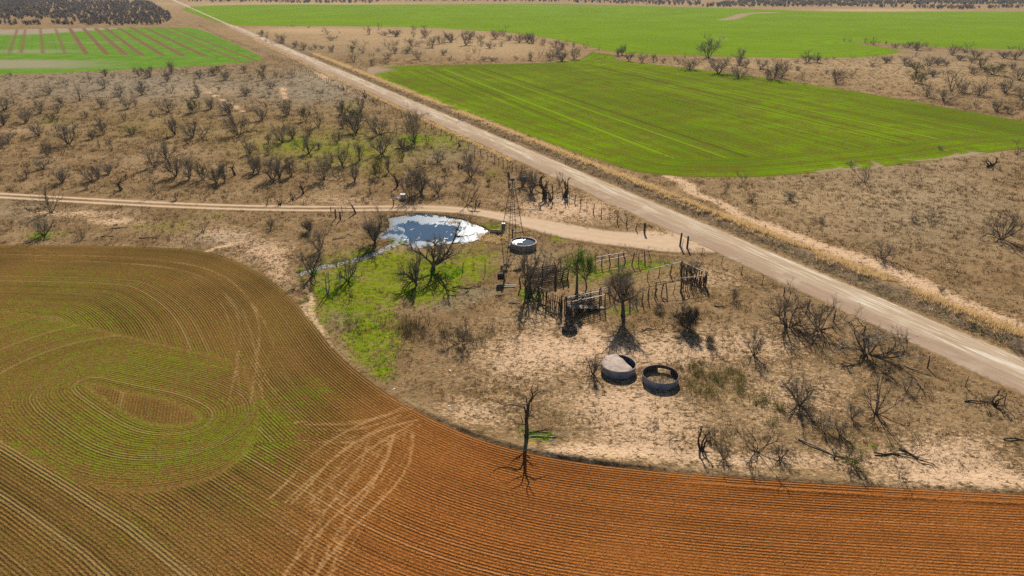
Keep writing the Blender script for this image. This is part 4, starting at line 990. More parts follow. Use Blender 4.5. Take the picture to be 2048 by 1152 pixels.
# ------------------------------------------------------------------ grasses and weeds
def scatter(poly, dens, seed, keep=None):
    r = np.random.default_rng(seed); x0, y0 = poly.min(0); x1, y1 = poly.max(0)
    n = int((x1 - x0) * (y1 - y0) * dens)
    x = r.uniform(x0, x1, n); y = r.uniform(y0, y1, n)
    m = inside(x, y, poly)
    x, y = x[m], y[m]
    if keep is not None:
        m = keep(x, y, r); x, y = x[m], y[m]
    return x, y
def blades(x, y, z, n, h, w, lean, rad, seed, shade_bias=None):
    """n one-triangle blades per tuft"""
    r = np.random.default_rng(seed); N = len(x) * n
    hs = np.repeat(h * r.uniform(.55, 1.35, len(x)), n) * r.uniform(.6, 1.15, N)
    a = r.uniform(0, 2 * np.pi, N); rr = rad * np.sqrt(r.uniform(0, 1, N))
    bx = np.repeat(x, n) + rr * np.cos(a); by = np.repeat(y, n) + rr * np.sin(a); bz = np.repeat(z, n) if hasattr(z, '__len__') else np.full(N, z)
    a2 = a + r.normal(0, .7, N); ln = hs * lean * r.uniform(.2, 1.2, N)
    th = r.uniform(0, np.pi, N); ww = w * r.uniform(.6, 1.4, N)
    dx, dy = np.cos(th) * ww, np.sin(th) * ww
    v = np.empty((N, 3, 3), np.float32)
    v[:, 0] = np.c_[bx - dx, by - dy, bz - .02]; v[:, 1] = np.c_[bx + dx, by + dy, bz - .02]
    v[:, 2] = np.c_[bx + np.cos(a2) * ln, by + np.sin(a2) * ln, bz + hs]
    sh = np.clip(np.repeat(r.uniform(0, 1, len(x)), n) * .7 + r.uniform(0, .3, N), 0, 1)
    return v.reshape(-1, 3), np.arange(N * 3).reshape(-1, 3), np.repeat(sh, 3)
def grass(name, label, parts, mat):
    V = []; F = []; Sh = []; o = 0
    for v, f, s in parts: V.append(v); F.append(f + o); Sh.append(s); o += len(v)
    m = mesh_np(name, np.vstack(V), np.vstack(F)); attr(m, 'shade', np.concatenate(Sh))
    return tag(link(name, m, mat), label, 'grass' if 'grass' in name else 'weeds', kind='stuff')
def off_limits(x, y, r=None):
    s, a = road_uv(x, y)
    ok = ~((a < .6) & (a > -ROAD_W - .7))
    ok &= ~inside(x, y, FIELD) & ~inside(x, y, POND)
    d, _ = dist_line(x, y, TRACK); ok &= d > np.where(x > -25, 2.3, 1.7)
    return ok
def lod(y, near, d0): return (near / np.maximum(np.hypot(y, 0), near)) ** 2 * d0
VIEW = np.array([(-48, 28), (62, 28), (330, 330), (-330, 330)], float)
def keep_dry(x, y, r):
    z = zone(x, y); rr = np.hypot(x, y)
    p = np.clip((58 / rr), 0, 1) ** 2 * (1 - .55 * np.clip(z[:, 1], 0, 1)) * (1 - .6 * np.clip(z[:, 0], 0, 1))
    p *= .35 + 1.1 * sstep(.35, .65, fbm(x * .35, y * .35, 61))
    k = r.uniform(0, 1, len(x)) < p
    k[k] = off_limits(x[k], y[k]) & ~inside(x[k], y[k], WHEAT) & ~inside(x[k], y[k], STRIPED)
    return k
DRY = leaf_mat('dry grass', (.100, .060, .028), (.330, .215, .100), .2)
dx_, dy_ = scatter(VIEW, 7.0, 71, keep_dry)
dist_ = np.hypot(dx_, dy_)
v1 = blades(dx_, dy_, 0.0, 7, .17, .018, 1.0, .13, 72)
# farther tufts are drawn stouter so that fewer of them stand for the many
sc_ = np.repeat(np.clip(dist_ / 60, .8, 3.0), 21)[:, None]
cen = np.repeat(np.c_[dx_, dy_, np.zeros_like(dx_)], 21, 0)
v1 = (cen + (v1[0] - cen) * sc_, v1[1], v1[2])
grass('dry_grass', 'sparse short dry grass tufts over the sandy pasture', [v1], DRY)

GOLD = leaf_mat('golden roadside grass', (.40, .26, .11), (.66, .46, .23), .6)
def strip_pts(s0, s1, a0, a1, n, seed, zf=None):
    r = np.random.default_rng(seed)
    t = r.uniform(0, 1, n); s = s0 * (s1 / s0) ** t if s0 > 0 else s0 + (s1 - s0) * t ** 1.6
    a = r.normal((a0 + a1) / 2, abs(a1 - a0) / 3.4, n)
    p = ROAD_A + np.outer(s, RDIR) + np.outer(a, RNOR)
    return p[:, 0], p[:, 1], s, a
gx1, gy1, gs1, ga1 = strip_pts(-50, 330, 3.2, 6.4, 12000, 81)
gz1 = ditch_z(gs1, -ga1, gx1, gy1) - .02
gk = (fbm(gx1 * .25, gy1 * .25, 83) > .34); gx1, gy1, gz1 = gx1[gk], gy1[gk], gz1[gk]
p1 = blades(gx1, gy1, gz1, 11, .60, .024, .6, .22, 82)
gx2, gy2, gs2, ga2 = strip_pts(95, 430, -ROAD_W - 2.3, -ROAD_W - .8, 2200, 84)
p2 = blades(gx2, gy2, 0.0, 8, .5, .03, .5, .25, 85)
gx3, gy3, gs3, ga3 = strip_pts(-45, 90, -ROAD_W - 2.0, -ROAD_W - .4, 900, 86)
p3 = blades(gx3, gy3, 0.0, 8, .22, .016, .8, .2, 87)
cx_, cy_ = scatter(GA([(955, 468), (1000, 462), (1016, 476), (1000, 488), (960, 484)]), 5, 88)
p4 = blades(cx_, cy_, 0.0, 14, .38, .02, .9, .28, 89)
rim_ = resample(np.vstack([POND, POND[:1]]), .45); rk = fbm(rim_[:, 0] * .4, rim_[:, 1] * .4, 93) > .45
p6 = blades(rim_[rk, 0] * 1.0, rim_[rk, 1], -.08, 9, .26, .02, .9, .35, 94)
qx, qy = scatter(GA([(893, 441), (915, 441), (925, 446), (900, 446)]), 9, 95); p7 = blades(qx, qy, -.14, 10, .28, .02, .9, .2, 96)
grass('golden_grass', 'tall golden dry grass along the road verges and the pond outlet', [p1, p2, p3, p4, p6, p7], GOLD)
gx5, gy5, gs5, ga5 = strip_pts(-50, 330, .5, 3.8, 4200, 90)
gz5 = ditch_z(gs5, -ga5, gx5, gy5)
DULL = leaf_mat('ditch weeds', (.10, .085, .030), (.36, .245, .105), .35)
grass('ditch_weeds', 'short mixed weeds growing on the cloddy ditch bank', [blades(gx5, gy5, gz5, 8, .2, .022, .9, .2, 91)], DULL)

LUSH = leaf_mat('lush weeds', (.055, .165, .004), (.130, .330, .008), .55)
parts = []
for i, (cx, cy, rx, ry, dn, h) in enumerate(((880, 545, 46, 15, 9, .30), (840, 590, 30, 14, 8, .28), (655, 587, 26, 10, 7, .30), (692, 562, 26, 10, 7, .28), (1062, 592, 26, 12, 8, .32), (1150, 562, 60, 11, 5, .22), (1285, 528, 70, 8, 5, .22), (1245, 622, 40, 9, 6, .22), (1086, 874, 34, 10, 16, .22),
        (1052, 868, 14, 8, 14, .3), (80, 475, 22, 7, 6, .25), (828, 279, 20, 6, 3, .35), (595, 285, 22, 6, 2, .3), (628, 548, 8, 8, 8, .5), (600, 555, 10, 18, 5, .3), (615, 605, 14, 14, 5, .3), (990, 450, 24, 6, 5, .15), (800, 482, 30, 7, 6, .2), (1690, 928, 18, 7, 6, .2), (1735, 893, 16, 6, 5, .2), (1122, 484, 14, 4, 6, .12), (760, 690, 50, 40, 2.0, .22), (700, 640, 60, 30, 2.0, .2), (770, 745, 30, 16, 3.5, .18))):
    L = GA([(cx + rx * math.cos(a), cy + ry * math.sin(a)) for a in np.linspace(0, 2 * math.pi, 14)[:-1]])
    x, y = scatter(L, dn, 900 + i, lambda x, y, r: off_limits(x, y) & (fbm(x * .8, y * .8, 70 + i) > .42))
    parts.append(blades(x, y, 0.0, 10, h, .022, .7, .2, 950 + i))
grass('lush_weeds', 'bright green weeds under the trees and round the pond', parts, LUSH)
MOSS = leaf_mat('pond-side grass', (.135, .165, .008), (.300, .300, .022), .45)
parts = []
for i, (cx, cy, rx, ry, dn) in enumerate(((760, 520, 130, 24, 2.6), (870, 560, 110, 36, 2.2), (700, 590, 80, 30, 2.2), (960, 515, 56, 34, 2.2), (985, 456, 36, 11, 3), (745, 700, 60, 50, 1.6))):
    L = GA([(cx + rx * math.cos(a), cy + ry * math.sin(a)) for a in np.linspace(0, 2 * math.pi, 16)[:-1]])
    x, y = scatter(L, dn * 1.8, 1000 + i, lambda x, y, r: off_limits(x, y) & (fbm(x * .4, y * .4, 170 + i) > .47))
    parts.append(blades(x, y, 0.0, 7, .15, .022, .9, .22, 1050 + i))
grass('pond_grass', 'yellow-green grass tussocks spreading below the pond', parts, MOSS)

# brown and olive weed stalks standing on the pasture (uncountable clumps of stems)
STALK = leaf_mat('weed stalks', (.075, .052, .030), (.185, .140, .055), .2)
OLIVE = leaf_mat('olive broom weed', (.075, .072, .020), (.205, .190, .040), .3)
parts = []; parts2 = []
for i, (cx, cy, rx, ry, dn, h, ol) in enumerate(((860, 665, 70, 26, 2.4, .7, 0), (920, 690, 50, 24, 1.6, .7, 0), (720, 650, 60, 24, 1.0, .6, 0), (800, 650, 60, 20, 1.4, .7, 0), (960, 660, 30, 24, 1.4, .8, 0), (1410, 760, 42, 42, 2.2, .95, 1), (1460, 775, 32, 40, 2.2, .9, 1), (1525, 790, 26, 30, 2.2, .8, 1), (1560, 835, 34, 26, 2.0, .8, 1),
        (1450, 880, 60, 30, 1.2, .7, 0), (1520, 890, 40, 26, 1.2, .7, 0), (1600, 810, 24, 24, 1.6, .7, 1), (1350, 730, 60, 30, .8, .6, 0), (1430, 700, 60, 24, .6, .5, 0), (1370, 690, 40, 20, 1.0, .5, 1), (1300, 650, 60, 20, .7, .5, 0), (1650, 860, 50, 24, 1.0, .6, 1), (1200, 730, 40, 22, .9, .5, 0), (1490, 640, 60, 20, .5, .4, 0), (1790, 880, 60, 30, .7, .5, 1), (950, 770, 40, 22, .6, .5, 0), (1330, 755, 8, 6, 4, .6, 1))):
    L = GA([(cx + rx * math.cos(a), cy + ry * math.sin(a)) for a in np.linspace(0, 2 * math.pi, 12)[:-1]])
    x, y = scatter(L, dn * 1.25, 1100 + i, lambda x, y, r: off_limits(x, y) & (fbm(x * .5, y * .5, 270 + i) > .40))
    (parts2 if ol else parts).append(blades(x, y, 0.0, 16, h, .013, .8, .3, 1150 + i))
grass('weed_stalks', 'standing brown weed stalks on the pasture below the pond and by the tanks', parts, STALK)
grass('broom_weeds', 'olive broom weed clumps on the sandy pasture beside the round tanks', parts2, OLIVE)

# clods and sprouts on the ploughed field
def field_points(n, seed, y1=62):
    r = np.random.default_rng(seed)
    rr = 30 * (1 / (1 - r.uniform(0, 1, n) * (1 - 30 / 95)))          # thinning with distance
    a = r.uniform(-.80, .80, n); x, y = rr * np.sin(a), rr * np.cos(a)
    k = inside(x, y, FIELD); k[k] = dist_line(x[k], y[k], EDGE)[0] > .5
    x, y = x[k], y[k]
    return x, y, field_attrs(x, y, None), r
x, y, fa, r = field_points(60000, 301)
ph = (fa['row'] / .27) % 1; k = (np.abs(ph - .25) < .3) | (r.uniform(0, 1, len(x)) < .35); k &= fa['tint'][:, 1] < .4
x, y = x[k], y[k]; n_ = len(x)
sz_ = r.uniform(.012, .036, n_) * np.where(r.uniform(0, 1, n_) < .06, 1.6, 1); q = r.normal(0, 1, (n_, 5, 3)); q /= np.linalg.norm(q, axis=2)[:, :, None]
tet = np.array([(-1, -.7, 0), (1, -.6, 0), (.1, 1, 0), (.2, .1, 1.0)])
V = tet[None] * sz_[:, None, None] + q[:, :4] * sz_[:, None, None] * .45; V[:, :, 2] = np.maximum(V[:, :, 2] * .7, -.01)
V += np.c_[x, y, np.full(n_, .035)][:, None, :]
F = (np.array([(0, 1, 3), (1, 2, 3), (2, 0, 3)])[None] + (np.arange(n_) * 4)[:, None, None]).reshape(-1, 3)
m = mesh_np('soil_clods', V.reshape(-1, 3), F); attr(m, 'shade', np.repeat(np.clip(fa['tint'][k, 2] * .8 + r.uniform(-.2, .2, n_), 0, 1), 4))
tag(link('soil_clods', m, leaf_mat('field clods', (.165, .100, .036), (.290, .115, .036), 0.0)), 'loose clods on the ploughed field', 'clods', kind='stuff')
x, y, fa, r = field_points(110000, 303)
ph = (fa['row'] / .27) % 1; k = (np.abs(ph - .25) < .22) & (r.uniform(0, 1, len(x)) < .10 + .8 * fa['tint'][:, 0]) & (fa['tint'][:, 1] < .35) & (fbm(x * .9, y * .9, 305) > .40)
grass('wheat_sprouts', 'young wheat sprouting in thin rows on the ploughed field', [blades(x[k], y[k], .03, 3, .085, .017, 1.0, .05, 307)], leaf_mat('wheat sprouts', (.085, .140, .006), (.190, .270, .012), .45))

# ------------------------------------------------------------------ far woods that read as one mass
def far_wood(name, label, polys, n, seed, hh, mat, gap=.45, gs=.012):
    r = np.random.default_rng(seed); V = []; F = []; Sh = []; o = 0
    for poly, cnt in zip(polys, n):
        P = GA(poly); x0, y0 = P.min(0); x1, y1 = P.max(0)
        x = r.uniform(x0, x1, cnt * 6); y = r.uniform(y0, y1, cnt * 6); m = inside(x, y, P)
        x, y = x[m], y[m]
        m = fbm(x * gs * .6, y * gs * 1.6, seed) > gap; x, y = x[m][:cnt], y[m][:cnt]
        k = 26; N = len(x) * k
        h = np.repeat(hh * r.uniform(.55, 1.35, len(x)), k); w = h * .55
        a = r.uniform(0, 2 * np.pi, N); el = r.uniform(.05, 1.25, N); rad = r.uniform(.5, 1.0, N)
        tip = np.c_[np.repeat(x, k) + np.cos(a) * np.cos(el) * w * rad, np.repeat(y, k) + np.sin(a) * np.cos(el) * w * rad, h * (.25 + .75 * np.sin(el) * rad)]
        mid = np.c_[np.repeat(x, k) + np.cos(a) * w * .3 * r.uniform(0, 1, N), np.repeat(y, k) + np.sin(a) * w * .3 * r.uniform(0, 1, N), h * r.uniform(0, .55, N)]
        q = r.normal(0, 1, (N, 3)); q /= np.linalg.norm(q, axis=1)[:, None]; wd = (h * .10)[:, None]
        v = np.stack([mid - q * wd, mid + q * wd, tip], 1).reshape(-1, 3)
        V.append(v); F.append(np.arange(len(v)).reshape(-1, 3) + o); o += len(v); Sh.append(np.repeat(np.repeat(r.uniform(0, 1, len(x)), k), 3))
    m = mesh_np(name, np.vstack(V), np.vstack(F)); attr(m, 'shade', np.concatenate(Sh))
    tag(link(name, m, mat), label, 'woods', kind='stuff')
WOODM = leaf_mat('far leafless wood', (.085, .085, .095), (.230, .165, .105), .2)  # blue-grey end of the mix paints distance haze into the wood
WOODG = leaf_mat('far brown wood', (.110, .110, .120), (.290, .215, .140), .2)  # haze blue mixed into this wood colour as well
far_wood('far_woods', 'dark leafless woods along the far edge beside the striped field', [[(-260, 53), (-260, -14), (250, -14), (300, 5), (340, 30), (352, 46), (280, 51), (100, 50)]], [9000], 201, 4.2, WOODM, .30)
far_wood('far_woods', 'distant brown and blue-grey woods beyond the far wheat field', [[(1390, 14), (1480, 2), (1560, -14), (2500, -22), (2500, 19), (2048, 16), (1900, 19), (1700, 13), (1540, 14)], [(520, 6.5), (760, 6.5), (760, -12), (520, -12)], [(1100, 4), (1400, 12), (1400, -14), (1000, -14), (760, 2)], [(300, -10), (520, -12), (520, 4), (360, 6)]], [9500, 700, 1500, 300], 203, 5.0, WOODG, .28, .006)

# ------------------------------------------------------------------ fences, corral, windmill, tanks
WOODP = simple_mat('weathered fence wood', (.055, .042, .032), (.135, .105, .080), 4.0, .9, stretch=(1, 1, .25), bmp=.015, obj_var=.3)
RUSTP = simple_mat('rusty steel post', (.060, .034, .022), (.150, .075, .042), 7.0, .8, obj_var=.3)
PIPE = simple_mat('grey weathered pipe', (.14, .128, .115), (.27, .25, .225), 3.0, .55, metal=.3, spec=.4)
WIRE = simple_mat('old fence wire', (.07, .058, .048), (.13, .11, .09), 3.0, .6, metal=.6)
GALV = simple_mat('galvanised tower steel', (.085, .072, .064), (.20, .175, .158), 5.0, .8, metal=.0, spec=.1)
WHITE = simple_mat('chalky white paint', (.62, .60, .56), (.80, .79, .76), 5.0, .6, spec=.3)
PLANK = simple_mat('grey corral plank', (.13, .108, .088), (.29, .25, .20), 3.0, .9, stretch=(.3, .3, 2), bmp=.02, obj_var=.3)

def c7(x, y): return G(950 + x / 4, 400 + y / 4)
def post_mesh(seed, r, crook, sides=6):
    R = random.Random(seed); m = MB(); pts = []; x = y = 0
    for i in range(5):
        pts.append((x, y, -.1 + 1.1 * i / 4)); x += R.gauss(0, crook); y += R.gauss(0, crook)
    m.tube(pts, [r * 1.1, r * 1.02, r, r * .95, r * .85], sides)
    return m.mesh('post')
POSTS = [post_mesh(i, .075, .03) for i in range(6)]; THIN = [post_mesh(20 + i, .042, .022, 5) for i in range(5)]
for m in POSTS: m.materials.append(WOODP)
for m in THIN: m.materials.append(RUSTP)
def put_post(root, x, y, h, thin=False, lean=.05, fat=1.0):
    ms = THIN if thin else POSTS
    o = link('post', rnd.choice(ms), None, root, (x - root.location.x, y - root.location.y, 0), (rnd.gauss(0, lean), rnd.gauss(0, lean), rnd.uniform(0, 6.28)), (fat, fat, h))
    return o
def run(name, label, cat, pts, h, step, rails=(), wires=(), thin=0.0, rail_mat=None, rail_r=.045, lean=.05, group=None, lin=None, fat=1.0, sag=.02, skip=0.0):
    """a run of fence along ground points: posts, rails per bay, wires over the whole run"""
    L = np.array(pts, float)
    root = tag(empty(name, (L[0][0], L[0][1], 0)), label, cat, group)
    q = resample(L, step)
    for x, y in q:
        if rnd.random() < skip: continue
        put_post(root, x + rnd.gauss(0, .05), y + rnd.gauss(0, .05), h * rnd.uniform(.86, 1.1), rnd.random() < thin, lean, fat)
    for z in rails:
        for (ax, ay), (bx, by) in zip(L[:-1], L[1:]):
            m = MB(); mx, my = (ax + bx) / 2, (ay + by) / 2
            m.tube([(ax - L[0][0], ay - L[0][1], z + rnd.gauss(0, .03)), (mx - L[0][0], my - L[0][1], z - sag + rnd.gauss(0, .02)), (bx - L[0][0], by - L[0][1], z + rnd.gauss(0, .03))], rail_r, 6)
            m.build('rail', rail_mat or PIPE, root)
    for z in wires:
        m = MB(); m.tube([(x - L[0][0], y - L[0][1], z + rnd.gauss(0, .03)) for x, y in q], .007, 3); m.build('wire', WIRE, root)
    return root
FA = [G(*p) for p in ((440, 74), (584, 130), (690, 182), (762, 215), (862, 259), (990, 324), (1100, 380), (1182, 424), (1240, 448), (1290, 467))]
FB = [G(*p) for p in ((1364, 495), (1440, 528), (1503, 560), (1547, 582), (1680, 650), (1816, 717), (1936, 777), (2048, 830), (2200, 905))]
run('road_fence', 'long wire fence of thin posts following the near side of the gravel road', 'fence', FA[:6], 1.35, 3.3, wires=(.35, .65, .95, 1.2), thin=.45, lean=.05)
run('road_fence', 'closely posted wire fence between the windmill clearing and the gravel road', 'fence', FA[5:], 1.5, 1.9, wires=(.35, .65, .95, 1.2), thin=.3, lean=.07)
run('road_fence', 'wire fence with leaning posts between the corral gate and the near end of the road', 'fence', FB, 1.35, 3.6, wires=(.35, .65, .95, 1.2), thin=.6, lean=.09)
run('field_fence', 'low post fence between the striped field and the far road', 'fence', [G(398, 52), G(440, 74)], 1.3, 5.5, thin=.3)
# two stout gate posts at the road
for i, (px, py, h, lab) in enumerate(((1360, 493, 2.05, 'stout wooden gate post at the road, one nearer the dirt track'), (1374, 497, 1.85, 'stout wooden gate post at the road, one nearer the corral'))):
    x, y = G(px, py); m = MB(); m.tube([(0, 0, -.1), (.02, .01, h * .5), (.05 - .06 * i, .0, h)], [.15, .14, .125], 8)
    o = m.build('gate_post', WOODP, loc=(x, y, 0)); tag(o, lab, 'post', 'gate posts at the road')
x, y = G(1289, 467); m = MB(); m.tube([(0, 0, -.1), (0, 0, .8), (.02, 0, 1.65)], [.14, .13, .12], 8)
tag(m.build('end_post', WOODP, loc=(x, y, 0)), 'thick end post of the road fence where the dirt track meets the road', 'post')

CG = 'corral fence sections'
run('corral_fence', 'grey pipe-rail corral fence on the far side by the leafy trees', 'fence', [c7(960, 540), c7(1080, 516), c7(1205, 494)], 1.55, 1.0, rails=(1.42, .8), thin=.4, lean=.14, group=CG)
run('corral_fence', 'crooked cedar-post corral section with one dark rail beyond the bare mesquite', 'fence', [c7(1255, 526), c7(1335, 506), c7(1415, 490)], 1.6, .85, rails=(1.5,), thin=.3, lean=.2, rail_mat=WOODP, group=CG)
run('corral_fence', 'low pale pipe rail crossing the middle of the corral towards the tall stay panel', 'fence', [c7(1380, 640), c7(1510, 610), c7(1640, 580)], 1.5, 1.5, rails=(1.45,), thin=.8, group=CG)
# dense panel of crooked stays
def stay_panel(name, label, A, B, h, n, rail_mat, seed, leanv=.1):
    A, B = np.array(A), np.array(B); root = tag(empty(name, (*A, 0)), label, 'fence', CG); d = B - A
    for i in range(n):
        p = d * (i / (n - 1)); o = link('stay', rnd.choice(THIN), None, root, (p[0] + rnd.gauss(0, .06), p[1] + rnd.gauss(0, .06), 0), (rnd.gauss(0, leanv), rnd.gauss(0, leanv), rnd.uniform(0, 6)), (1.2, 1.2, h * rnd.uniform(.75, 1.05)))
    for i in (0, 1):
        p = d * i; link('post', POSTS[i], None, root, (p[0], p[1], 0), (0, 0, 0), (1.3, 1.3, h * 1.05))
    for z in (h * .97, h * .55, h * .2):
        m = MB(); m.tube([(0, 0, z), (d[0] / 2, d[1] / 2, z - .03), (d[0], d[1], z)], .045 if z > h * .9 else .02, 6); m.build('rail', rail_mat if z > h * .9 else WOODP, root)
    return root
stay_panel('stay_panel', 'tall corral panel of crowded dark stays under a grey rail, road side', c7(1645, 598), c7(1842, 695), 1.9, 26, PIPE, 1)
stay_panel('stay_panel', 'short tall corral panel of dark stays closing the corner by the road', c7(1840, 700), c7(1645, 728), 1.75, 12, PIPE, 2)
stay_panel('stay_panel', 'dark stay panel running from the corner mesquite to the chute post', c7(510, 800), c7(690, 893), 1.75, 20, PALE, 3, .14)
run('corral_fence', 'dark T-topped post and rail section in front of the tall stay panel', 'fence', [c7(1440, 748), c7(1515, 746), c7(1640, 736)], 1.6, 2.0, rails=(1.5,), rail_mat=WOODP, lean=.05, group=CG, skip=.35)
run('corral_fence', 'long pale pipe rail on dark posts behind the loading chute', 'fence', [c7(720, 868), c7(850, 836), c7(980, 800), c7(1075, 776)], 1.5, 1.2, rails=(1.45, 1.1, .75, .4), rail_mat=PIPE, lean=.06, group=CG, rail_r=.026)
run('corral_fence', 'row of leaning single posts below the corral, no rails', 'fence', [c7(1240, 850), c7(1310, 828), c7(1390, 800), c7(1465, 782), c7(1580, 750), c7(1640, 742)], 1.5, .95, wires=(.5, 1.0), thin=.4, lean=.13, group=CG)
run('corral_fence', 'cluster of dark upright posts among the corner mesquite stems', 'fence', [c7(362, 705), c7(420, 735), c7(470, 770), c7(515, 800)], 1.75, .75, rails=(1.2,), rail_mat=PALE, lean=.14, group=CG, fat=1.2)
run('corral_fence', 'tall thin gate uprights inside the corral beside the slatted stall', 'fence', [c7(690, 640), c7(745, 650)], 2.3, .9, rails=(1.9, 1.2), thin=1, lean=.02, group=CG, rail_r=.025)
run('garden_fence', 'row of thin crooked posts across the green grass below the windmill', 'fence', [G(925, 545), G(962, 547), G(982, 545), G(1010, 553)], 1.4, 2.0, wires=(.5, 1.0), thin=.8, lean=.07)
# slatted stall
def slatted_stall():
    A, B, Cc = np.array(c7(425, 690)), np.array(c7(645, 655)), np.array(c7(740, 628))
    root = tag(empty('slatted_stall', (*A, 0)), 'dark weathered board stall with gaps between slats behind the corner mesquite', 'stall')
    def side(P, Q, h, n):
        d = Q - P; L = np.linalg.norm(d); rz = math.atan2(d[1], d[0]); o = P - A
        for k in range(n):
            m = MB(); m.box((o[0] + d[0] / 2, o[1] + d[1] / 2, .2 + k * h / n), (L * rnd.uniform(.93, 1.03), .035, .15), rz, .012)
            m.build('slat', PLANK, root)
        for t in (0, .5, 1): put_post(root, A[0] + o[0] + d[0] * t, A[1] + o[1] + d[1] * t, h + .35, False, .04, 1.3)
    side(A, B, 1.7, 7); side(B, Cc, 1.6, 6); side(np.array(c7(445, 640)), np.array(c7(640, 606)), 1.5, 6); side(A, np.array(c7(445, 640)), 1.5, 6)
slatted_stall()
# loading chute: two railed sides over a sloping ramp
def chute():
    A, B = np.array(c7(772, 935)), np.array(c7(1040, 872)); d = B - A; L = np.linalg.norm(d); rz = math.atan2(d[1], d[0]); nrm = np.array([-math.sin(rz), math.cos(rz)])
    root = tag(empty('loading_chute', (*A, 0)), 'old cattle loading chute with railed sides and a sloping board ramp', 'chute')
    for side in (0, 1.15):
        for i in range(7):
            p = d * i / 6 + nrm * side; put_post(root, A[0] + p[0], A[1] + p[1], 2.05 if i in (0, 6) else 1.75, False, .03, 1.0 if i in (0, 6) else .6)
        for z, mt, r in ((1.85, PIPE, .045), (1.55, WOODP, .035), (1.25, WOODP, .03), (.95, WOODP, .03), (.62, WOODP, .03)):
            m = MB(); o = nrm * side; m.tube([(o[0], o[1], z + .05), (o[0] + d[0], o[1] + d[1], z - .05)], r, 6); m.build('rail', mt, root)
    m = MB(); o = nrm * .575
    for i in range(14):
        t = (i + .5) / 14; m = MB(); m.box((o[0] + d[0] * t, o[1] + d[1] * t, 1.0 - .95 * t), (L / 14 * .93, 1.05, .05), rz, .008); m.build('ramp_board', PLANK, root)
    for t in (.0, .3, .6):
        m = MB(); m.box((o[0] + d[0] * t, o[1] + d[1] * t, .5 - .45 * t), (.12, 1.0, .95 - .85 * t), rz); m.build('ramp_support', WOODP, root)
chute()
x, y = c7(688, 893); m = MB(); m.tube([(0, 0, -.1), (0, 0, 1), (.02, 0, 2.1)], [.11, .10, .09], 7)
tag(m.build('chute_post', WOODP, loc=(x, y, 0)), 'tall single post between the stay panel and the loading chute', 'post')
x, y = G(1007, 567); r_ = tag(empty('meter_post', (x, y, 0)), 'short dark post with a crosspiece standing on boards below the windmill', 'post')
put_post(r_, x, y, 1.9, False, .02, 1.4); m = MB(); m.box((-.35, 0, 1.0), (.75, .5, .8), .2); m.build('box', CHAR, r_)
for k in range(2):
    m = MB(); m.box((.3, -.6 - .45 * k, .06), (2.4, .22, .06), .05 * k); m.build('board', PLANK, r_)

# wire coil by the chute
def coil():
    x, y = G(1139, 660); root = tag(empty('wire_coil', (x, y, 0)), 'large ring-shaped coil of old grey wire and brush below the loading chute', 'coil')
    R = random.Random(5)
    for k in range(26):
        m = MB(); rr = R.uniform(.45, .85); zz = R.uniform(.08, .55) * (1.25 - abs(rr - .62) * 1.4); pts = []; e = R.uniform(.9, 1.1); ph = R.uniform(0, 6)
        for i in range(22):
            a = 2 * math.pi * i / 21; pts.append((math.cos(a) * rr * e, math.sin(a) * rr, zz + .07 * math.sin(a * 2 + ph) + R.gauss(0, .01)))
        m.tube(pts, R.uniform(.022, .04), 4, False); m.build('strand', R.choice((WOODP, PALE, WIRE)), root)
    for k in range(16):
        m = MB(); a = 2 * math.pi * k / 16 + R.uniform(-.1, .1); pts = []
        for i in range(11):
            b = 2 * math.pi * i / 10; q = .62 + .26 * math.cos(b); pts.append((math.cos(a + .2 * math.sin(b)) * q, math.sin(a + .2 * math.sin(b)) * q, .3 + .26 * math.sin(b)))
        m.tube(pts, .025, 4, False); m.build('binding', R.choice((WOODP, PALE)), root)
coil()

